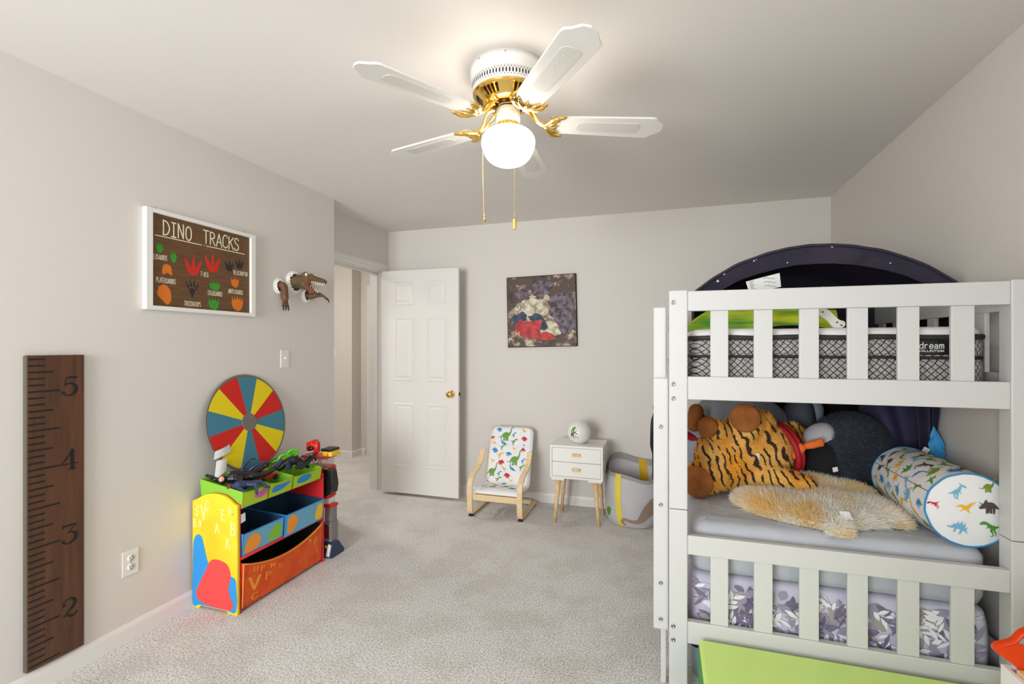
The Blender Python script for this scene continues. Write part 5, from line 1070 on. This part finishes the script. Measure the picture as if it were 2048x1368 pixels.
for s, q, r in ((-.66, .35, .008), (-.60, .12, .008), (-.40, .12, .006), (-.385, .11, .004), (.09, .08, .006), (-.2, .75, .004), (.45, .5, .004)):
    b0 = Vector(band(s, q)); m = MB(); P = starpts(0, 0, r, .5+s); m.add([(b0.x+a, b0.y-.003, b0.z+b) for a, b in P]+[(b0.x, b0.y-.003, b0.z)], [(k, (k+1) % 10, 10) for k in range(10)]); m.build('star', 'star', tn, normals=False)
for x, z, r in ((.72, 1.70, .012), (.705, 1.680, .007), (.96, 1.655, .011), (.60, 1.67, .006), (.82, 1.665, .006)):
    m = MB(); P = starpts(x, z, r, x*9); m.add([(a, 3.0-.0, b) for a, b in P]+[(x, 3.0, z)], [(k, (k+1) % 10, 10) for k in range(10)]); m.build('star', 'star', tn, normals=False)
card('care_label', [(.372, 2.425, 1.585), (.500, 2.425, 1.612), (.494, 2.425, 1.674), (.356, 2.425, 1.640)], .002, 'paper_white', tn, lines=9)
# grass-green skirt of the tent lying along the mattress
def skirt(u, v):
    x = .098+.58*u; top = 1.432+.075*min(1, u/.16)**.7-.012*max(0, u-.75)/.25; bot = 1.416+(.016 if .45 < u < .95 else 0)*math.sin((u-.45)/.5*PI)
    return (x, 2.235+.05*v+.02*math.sin(u*8)+.012*noise.noise(Vector((u*8, v*4, 3))), bot+(top-bot)*v)
MB().grid(skirt, 50, 10).grid(lambda u, v: (skirt(u, v)[0], skirt(u, v)[1]+.004, skirt(u, v)[2]), 50, 10).build('grass_skirt', 'tent_green', tn, normals=False, label='bright green and yellow grass print skirt')
# ---- loose white bracket with screw holes leaning on the mattress
wb = thing('bed_bracket', 'white rounded plastic bracket with screw holes leaning on the upper mattress', 'bracket', (.61, 2.10, 1.414))
bo_ = spline([(0, 0, 0), (.012, .012, 0), (.012, .030, 0), (-.006, .042, 0), (-.030, .085, 0), (-.052, .098, 0), (-.070, .086, 0), (-.068, .066, 0), (-.044, .036, 0), (-.030, .006, 0), (-.014, -.002, 0)], 5, True)
def WB(u, v, d): return (.632+u, 2.085+v*.5+d, 1.4145+v*.8)
MB().prism([(p.x, p.y) for p in bo_], lambda u, v: WB(u, v, 0), lambda u, v: WB(u, v, .006)).build('plate', 'plastic_white', wb)
for u, v in ((-.052, .078), (-.012, .026), (0, .012)): MB().prism([(u+.0035*math.cos(2*PI*k/10), v+.0035*math.sin(2*PI*k/10)) for k in range(10)], lambda a, b: WB(a, b, -.0006), lambda a, b: WB(a, b, .0002)).build('screw_hole', 'black_matte', wb)

# ================================================================== SOFT TOYS ON THE LOWER BUNK
MT = .657
def seg(m, a, b, r0, r1, n=10):
    A, B = Vector(a), Vector(b)
    for i in range(n+1): q = i/n; m.ell(A.lerp(B, q), r0+(r1-r0)*q, n=14)
tg = thing('plush_tiger', 'orange striped plush tiger with brown foot pads and red collar', 'plush toy', (.36, 2.50, MT))
m = MB(); seg(m, (.285, 2.52, MT+.150), (.440, 2.58, MT+.190), .145, .145); seg(m, (.30, 2.50, MT+.11), (.42, 2.50, MT+.10), .095, .085)
seg(m, (.33, 2.50, MT+.26), (.365, 2.43, MT+.350), .085, .066); seg(m, (.40, 2.54, MT+.27), (.430, 2.50, MT+.33), .09, .06); seg(m, (.27, 2.48, MT+.23), (.225, 2.42, MT+.300), .062, .052)
seg(m, (.25, 2.47, MT+.10), (.170, 2.41, MT+.080), .085, .076); seg(m, (.43, 2.46, MT+.10), (.590, 2.400, MT+.078), .058, .046); seg(m, (.53, 2.66, MT+.19), (.60, 2.72, MT+.20), .12, .10)
m.ell((.60, 2.68, MT+.285), (.035, .02, .035)); tme = remeshed(m, .010, 5); obj('body', tme, 'tiger_fur', tg)
v = fur(tme, 40000, .012, .0013, (0, 0, -.2), .55).build('fur', 'tiger_fur', tg, normals=False); v['kind'] = 'stuff'
def pad(c, r, d, name='foot_pad', m_='plush_brown', par=tg, th=.022):
    q = Vector(d).normalized().to_track_quat('Z', 'Y').to_euler(); return MB().ell(c, (r, r, th), q, 24).build(name, m_, par)
pad((.345, 2.372, MT+.368), .064, (-.25, -1, .1)); pad((.190, 2.382, MT+.318), .050, (-.65, -.8, .2)); pad((.142, 2.340, MT+.075), .072, (-.35, -1, 0))
cl = [(.535+.030*math.cos(a)*0+.0, 2.635, MT+.19) for a in (0,)]
ax = Vector((.155, .10, .03)).normalized(); e1 = ax.orthogonal().normalized(); e2 = ax.cross(e1)
P = [Vector((.515, 2.60, MT+.185))+(e1*math.cos(2*PI*k/40)+e2*math.sin(2*PI*k/40))*.128 for k in range(41)]
MB().tube(P, .013, 10).build('collar', 'ribbon_red', tg); MB().tube([p+ax*.026-(p-Vector((.515, 2.60, MT+.185)))*.05 for p in P], .015, 10).build('collar', 'ribbon_red', tg)
card('care_tag', [(.385, 2.420, MT+.175), (.412, 2.418, MT+.175), (.410, 2.414, MT+.205), (.383, 2.416, MT+.204)], .001, 'paper_white', tg)
pg = thing('plush_penguin', 'round dark navy plush penguin with orange feet beside the tiger', 'plush toy', (.83, 2.66, MT))
m = MB(); m.ell((.835, 2.67, MT+.188), (.170, .150, .182), (0, .3, 0), 28); m.ell((.76, 2.62, MT+.15), (.12, .11, .14), n=24); pme = remeshed(m, .010, 6); obj('body', pme, 'penguin_fur', pg)
v = fur(pme, 36000, .018, .0015, (.1, 0, -.3), .5, keep=lambda p: p.x > .735 or p.z > MT+.30).build('fur', 'penguin_fur', pg, normals=False); v['kind'] = 'stuff'
MB().ell((.722, 2.585, MT+.140), (.098, .080, .115), (0, .25, 0), 26).build('belly', 'penguin_black', pg); MB().ell((.720, 2.640, MT+.245), (.090, .085, .078), (0, -.6, 0), 24).build('face_patch', 'penguin_grey', pg)
for c, rt_ in (((.585, 2.510, MT+.200), (.2, .55, .2)), ((.640, 2.490, MT+.245), (.1, 1.25, .1))):
    m = MB(); M_ = Euler(rt_).to_matrix()
    for q in ((0, 0, 0, .020), (0, 0, .020, .019), (0, 0, -.020, .017), (.006, 0, .034, .014), (-.008, 0, .034, .014)): m.ell(Vector(c)+M_ @ Vector(q[:3]), q[3], n=12)
    obj('foot', remeshed(m, .005, 3), 'penguin_orange', pg)
card('care_tag', [(.722, 2.495, MT+.125), (.741, 2.492, MT+.132), (.737, 2.489, MT+.152), (.718, 2.492, MT+.146)], .001, 'paper_white', pg)
gp2 = thing('plush_animal', 'large pale grey plush animal with brown foot behind the tiger', 'plush toy', (.42, 2.95, MT))
m = MB(); m.ell((.40, 2.96, MT+.215), (.275, .17, .225), (0, .1, 0), 30); m.ell((.17, 2.86, MT+.16), (.085, .11, .13), n=22); obj('body', remeshed(m, .012, 6), 'plush_grey', gp2)
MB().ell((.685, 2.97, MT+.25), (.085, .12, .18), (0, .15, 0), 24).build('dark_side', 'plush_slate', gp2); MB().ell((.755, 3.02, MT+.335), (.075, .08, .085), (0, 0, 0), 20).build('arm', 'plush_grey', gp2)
m = MB(); seg(m, (.162, 2.74, MT+.345), (.148, 2.72, MT+.275), .040, .038); seg(m, (.17, 2.80, MT+.29), (.155, 2.74, MT+.30), .05, .042); obj('foot', remeshed(m, .008, 4), 'plush_brown', gp2)
MB().tube([(.20+.10*math.cos(a), 2.755+.02*math.sin(a), MT+.205+.02*math.cos(2*a)) for a in [k*PI/10 for k in range(11)]], .020, 10).build('neck_ribbon', 'ribbon_red', gp2)
# ---- cream faux fur hide
fh = thing('fur_hide', 'flat cream and tan faux fur plush hide on the grey sheet', 'plush toy', (.62, 2.35, MT))
OUT = [(.300, 2.330), (.330, 2.230), (.400, 2.150), (.470, 2.110), (.545, 2.080), (.580, 2.055), (.585, 2.015), (.615, 2.005), (.640, 2.035), (.660, 2.090), (.740, 2.135), (.815, 2.170), (.868, 2.175), (.905, 2.260), (.895, 2.400), (.850, 2.490), (.790, 2.540), (.740, 2.600), (.66, 2.62), (.56, 2.56), (.52, 2.470), (.45, 2.430), (.37, 2.420), (.315, 2.40)]
so = spline([(x, y, 0) for x, y in OUT], 4, True); n_ = len(so); cen = Vector((.61, 2.30, 0))
def inside_h(x, y, rho): return MT+.002+(.062+.026*noise.noise(Vector((x*7, y*7, 4)))+.045*math.exp(-((y-2.50)/.08)**2)-.020*math.exp(-((y-2.38)/.03)**2))*(1-rho**4)**.5
m = MB(); vs = []; RG = [0, .2, .4, .55, .7, .82, .91, .97, 1.0]
for rho in RG:
    for p in so: q = cen+(p-cen)*rho; vs.append((q.x, q.y, inside_h(q.x, q.y, rho)))
fs = [(j*n_+i, j*n_+(i+1) % n_, (j+1)*n_+(i+1) % n_, (j+1)*n_+i) for j in range(len(RG)-1) for i in range(n_)]
m.add(vs, fs, 0, True); m.add([(cen.x+(p.x-cen.x)*1.0, cen.y+(p.y-cen.y)*1.0, MT+.001) for p in so], [tuple(range(n_))[::-1]]); hme = m.mesh('hide'); obj('hide', hme, 'fur_skin', fh)
v = fur(hme, 42000, .030, .0021, (0, -.25, -.15), .55, away=(.61, 2.36, .55), face=(.2, -1, .5), keep=lambda p: p.z > MT+.0015).build('fur', 'fur_cream', fh, normals=False); v['kind'] = 'stuff'
card('care_tag', [(.625, 2.060, MT+.052), (.662, 2.066, MT+.052), (.656, 2.085, MT+.075), (.622, 2.080, MT+.075)], .002, 'paper_white', fh)
# ---- dinosaur print bolster
bs = thing('bolster_pillow', 'white dinosaur print bolster pillow with blue piping by the right wall', 'pillow', (.998, 2.27, MT))
bX, bZ, bR, bY0, bY1 = .996, MT+.127, .127, 2.050, 2.500
def BS(a, v, l=0): y = bY0+(bY1-bY0)*v; r = bR*(1-.02*math.cos(v*2*PI))+l+.0022*noise.noise(Vector((math.cos(a)*5, v*7, math.sin(a)*5))); return (bX+r*math.cos(a), y, bZ+max(-bR+.0, r*math.sin(a)))
def cap_y(rho): return bY0-.012*(1-rho**2)
m = MB(); m.grid(lambda u, v: BS(2*PI*u, v), 56, 24, wrapu=True)
for end, sg_ in ((0, -1), (1, 1)):
    m.grid(lambda u, v: (lambda b_: (bX+(b_[0]-bX)*(1-v), (bY0 if end == 0 else bY1)+sg_*.012*(1-(1-v)**2), bZ+(b_[2]-bZ)*(1-v)))(BS(2*PI*u, end)), 56, 6, wrapu=True)
m.build('cover', 'cotton_white', bs)
for e in (0, 1): MB().tube([BS(2*PI*k/56, e) for k in range(57)], .0035, 6).build('piping', 'p_blue', bs)
MB().tube([BS(PI*.86, k/20, .0005) for k in range(21)], .0012, 5).build('seam', 'bin_dark', bs)
sd = lambda y, arc, l=0: BS(PI-arc/bR, (y-bY0)/(bY1-bY0), .0012+l)
KN = ['sauropod', 'trex', 'trike', 'stego', 'plesio', 'anky', 'para', 'ptero']; R = random.Random(4); dm = MB(); row = 0
for arc in [-.075+.042*k for k in range(8)]:
    for c_ in range(7):
        y = 2.09+.076*c_+(.038 if row % 2 else 0)
        if y > 2.475: continue
        dino(dm, sd, R.choice(KN), y, arc+R.uniform(-.006, .006), R.choice((.046, .054, .066)), R.randrange(7), R.choice((PI/2-.5, PI/2, .3, -.3, PI/2+.4)), R.random() < .5)
    row += 1
v = dm.build('dinosaur_print', ['p_leaf', 'p_brown', 'p_sky', 'p_olive', 'p_brown', 'p_blue', 'p_yellow'], bs, normals=False); v['kind'] = 'stuff'
ce = lambda u, v, l=0: (bX+u, cap_y(min(1, math.hypot(u, v)/bR))-.0012-l, bZ+v)
dm = MB()
for k, u, v_, s_, c_, r_, f_ in (('para', -.035, .062, .055, 2, .0, 0), ('ptero', -.012, .005, .060, 6, .1, 1), ('stego', -.030, -.055, .060, 2, -.35, 1), ('trike', .052, .022, .06, 1, 0, 1), ('trex', .058, -.055, .06, 0, .1, 1), ('trex', -.098, .012, .034, 4, .5, 1), ('sauropod', .05, .088, .05, 3, 0, 0)): dino(dm, ce, k, u, v_, s_, c_, r_, bool(f_))
v = dm.build('end_print', ['p_leaf', 'p_brown', 'p_sky', 'p_olive', 'p_red', 'p_blue', 'p_yellow'], bs, normals=False); v['kind'] = 'stuff'
# ---- tent fabric hanging at the back of the lower bunk
tf = thing('hanging_tent_fabric', 'dark navy and cyan tent fabric hanging at the rear of the lower bunk', 'tent fabric', (.86, 2.85, MT))
def sheet(name, m_, f, nu=24, nv=16, th=.003): return MB().grid(f, nu, nv).grid(lambda u, v: (f(u, v)[0], f(u, v)[1]+th, f(u, v)[2]), nu, nv).build(name, m_, tf, normals=False)
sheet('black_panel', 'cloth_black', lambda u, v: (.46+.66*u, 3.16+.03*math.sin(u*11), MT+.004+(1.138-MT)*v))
sheet('purple_fold', 'cloth_navy', lambda u, v: (.90+.19*u+.07*v*u*.6, 2.72-.10*u+.025*math.sin(u*9+v*3), MT+.19+.06*math.sin(u*3)*(1-v)+(.285-.0*u)*v))
sheet('navy_flap', 'cloth_navy', lambda u, v: (1.075+.075*u*(.75+.25*v), 2.575+.022*math.sin(u*8+v*2), MT+.10+.375*v))
sheet('cyan_patch', 'cloth_cyan', lambda u, v: (1.100+.052*u+.010*(1-v)*(u-.5), 2.545+.008*math.sin(v*12+u*5), MT+.195+(.085+.065*(1-abs(2*u-.7)))*v), 12, 10)
sheet('blue_patch', 'cloth_blue', lambda u, v: (1.100+.050*u, 2.548+.006*math.sin(v*12), MT+.130+.066*v), 10, 6)
card('care_tag', [(1.058, 2.530, MT+.225), (1.080, 2.528, MT+.215), (1.094, 2.526, MT+.245), (1.074, 2.528, MT+.255)], .001, 'paper_white', tf)
# ---- jacket on the ladder
jk = thing('dark_jacket', 'dark jacket hanging beside the ladder, only its black edge showing', 'jacket', (-.07, 2.47, .64))
def JK(u, v, o=0): z = 1.035-.33*v; return (-.053+.030*o+.007*math.sin(v*11+u*3)-.005*math.sin(v*5), 2.43+.14*u+.012*math.sin(v*6), z-.02*(u-.5)**2*8*(1-v))
m = MB(); m.grid(lambda u, v: JK(u, v), 12, 24); m.grid(lambda u, v: JK(u, v, 1), 12, 24); m.grid(lambda u, v: JK(0, v, u), 3, 24); m.grid(lambda u, v: JK(1, v, u), 3, 24); m.grid(lambda u, v: JK(u, 0, v), 12, 3); m.grid(lambda u, v: JK(u, 1, v), 12, 3); m.build('shell', 'cloth_black', jk)
MB().tube(spline([(-.05, 2.50, 1.035), (-.045, 2.49, 1.07), (-.030, 2.47, 1.085), (-.020, 2.44, 1.08)], 5), .003, 6).build('hanging_loop', 'cloth_black', jk)

# ================================================================== IN FRONT OF AND UNDER THE BED
mt = thing('foam_mat', 'folded lime green vinyl foam mat on the carpet before the bunk bed', 'play mat', (.6, 1.72, 0))
for k in range(2):
    z0_, z1_ = k*.128, k*.128+.127; MB().box(.124, 1.098, 1.54, 1.932, z0_, z1_).build('mat_layer', 'lime_vinyl' if k else 'green_vinyl', mt, bevel=.012, seg=3)
MB().box(.1215, .126, 1.56, 1.92, .02, .24).build('side_fold', 'green_vinyl', mt, bevel=.002)
ub = thing('underbed_bin', 'pale blue plastic storage bin under the bunk bed', 'storage bin', (.5, 2.4, 0))
m = MB(); lo, hi = rr(.11, .95, 2.10, 2.75, .04), rr(.10, .96, 2.09, 2.76, .04); n_ = len(lo)
m.add([(x, y, .002) for x, y in lo]+[(x, y, .125) for x, y in hi], [(i, (i+1) % n_, n_+(i+1) % n_, n_+i) for i in range(n_)]+[tuple(range(n_))[::-1]], 0, True); m.build('tub', 'bin_plastic', ub)
MB().prism(rr(.095, .965, 2.085, 2.765, .045), lambda x, y: (x, y, .126), lambda x, y: (x, y, .142)).build('lid', 'black_plastic', ub, bevel=.003)
tb = thing('toy_box', 'open white toy box at the right wall in the bottom corner', 'toy box', (.96, 1.22, 0))
x0_, x1_, y0_, y1_, hh = .792, 1.145, .92, 1.500, .563
for a in ((x0_, x0_+.012, y0_, y1_), (x1_-.012, x1_, y0_, y1_), (x0_+.012, x1_-.012, y0_, y0_+.012), (x0_+.012, x1_-.012, y1_-.012, y1_)): MB().box(*a, 0, hh).build('side_board', 'plastic_white', tb, bevel=.0015)
MB().box(x0_+.012, x1_-.012, y0_+.012, y1_-.012, .28, .292).build('floor_board', 'plastic_white', tb)
wbk = MB().box(.805, .832, 1.438, 1.468, .293, .572).build('wooden_block', 'pine', bevel=.002); tag(wbk, 'upright pale wooden block in the white toy box', 'wooden block')
ot = thing('orange_toy', 'bright orange plastic toy handle sticking out of the white toy box', 'toy', (.84, 1.48, .3))
oo = spline([(-.055, .300, 0), (-.050, .316, 0), (-.022, .330, 0), (-.005, .352, 0), (.012, .364, 0), (.035, .362, 0), (.060, .340, 0), (.085, .325, 0), (.09, .29, 0), (.06, .25, 0), (.05, .16, 0), (.05, .01, 0), (.03, .0, 0), (.012, .01, 0), (.012, .16, 0), (-.0, .25, 0), (-.035, .285, 0)], 5, True)
hole = [(.008+.016*math.cos(2*PI*k/20), .330+.011*math.sin(2*PI*k/20)) for k in range(20)]
def OT(u, v, d): return (.822+u, 1.487-d*.6, .305+v)
m = MB(); P = [(p.x, p.y) for p in oo]
def ringfill(d):
    import itertools
    bm = bmesh.new(); vo = [bm.verts.new(OT(*p, d)) for p in P]; vh = [bm.verts.new(OT(*p, d)) for p in hole]
    eo = [bm.edges.new((vo[i], vo[(i+1) % len(vo)])) for i in range(len(vo))]; eh = [bm.edges.new((vh[i], vh[(i+1) % len(vh)])) for i in range(len(vh))]
    bmesh.ops.triangle_fill(bm, use_beauty=True, edges=eo+eh); bm.verts.index_update(); vs = [tuple(v.co) for v in bm.verts]; fs = [tuple(v.index for v in f.verts) for f in bm.faces]; bm.free(); return vs, fs
for d in (0, .022): m.add(*ringfill(d))
n_ = len(P); m.add([OT(*p, 0) for p in P]+[OT(*p, .022) for p in P], [(i, (i+1) % n_, n_+(i+1) % n_, n_+i) for i in range(n_)], 0, True)
n_ = len(hole); m.add([OT(*p, 0) for p in hole]+[OT(*p, .022) for p in hole], [(i, (i+1) % n_, n_+(i+1) % n_, n_+i) for i in range(n_)], 0, True)
m.build('plate', 'orange_plastic', ot)
MB().tube([OT(p[0]*.86+.004, p[1]*.955+.012, .022) for p in P[6:36]], .003, 6).build('raised_rib', 'orange_plastic', ot)
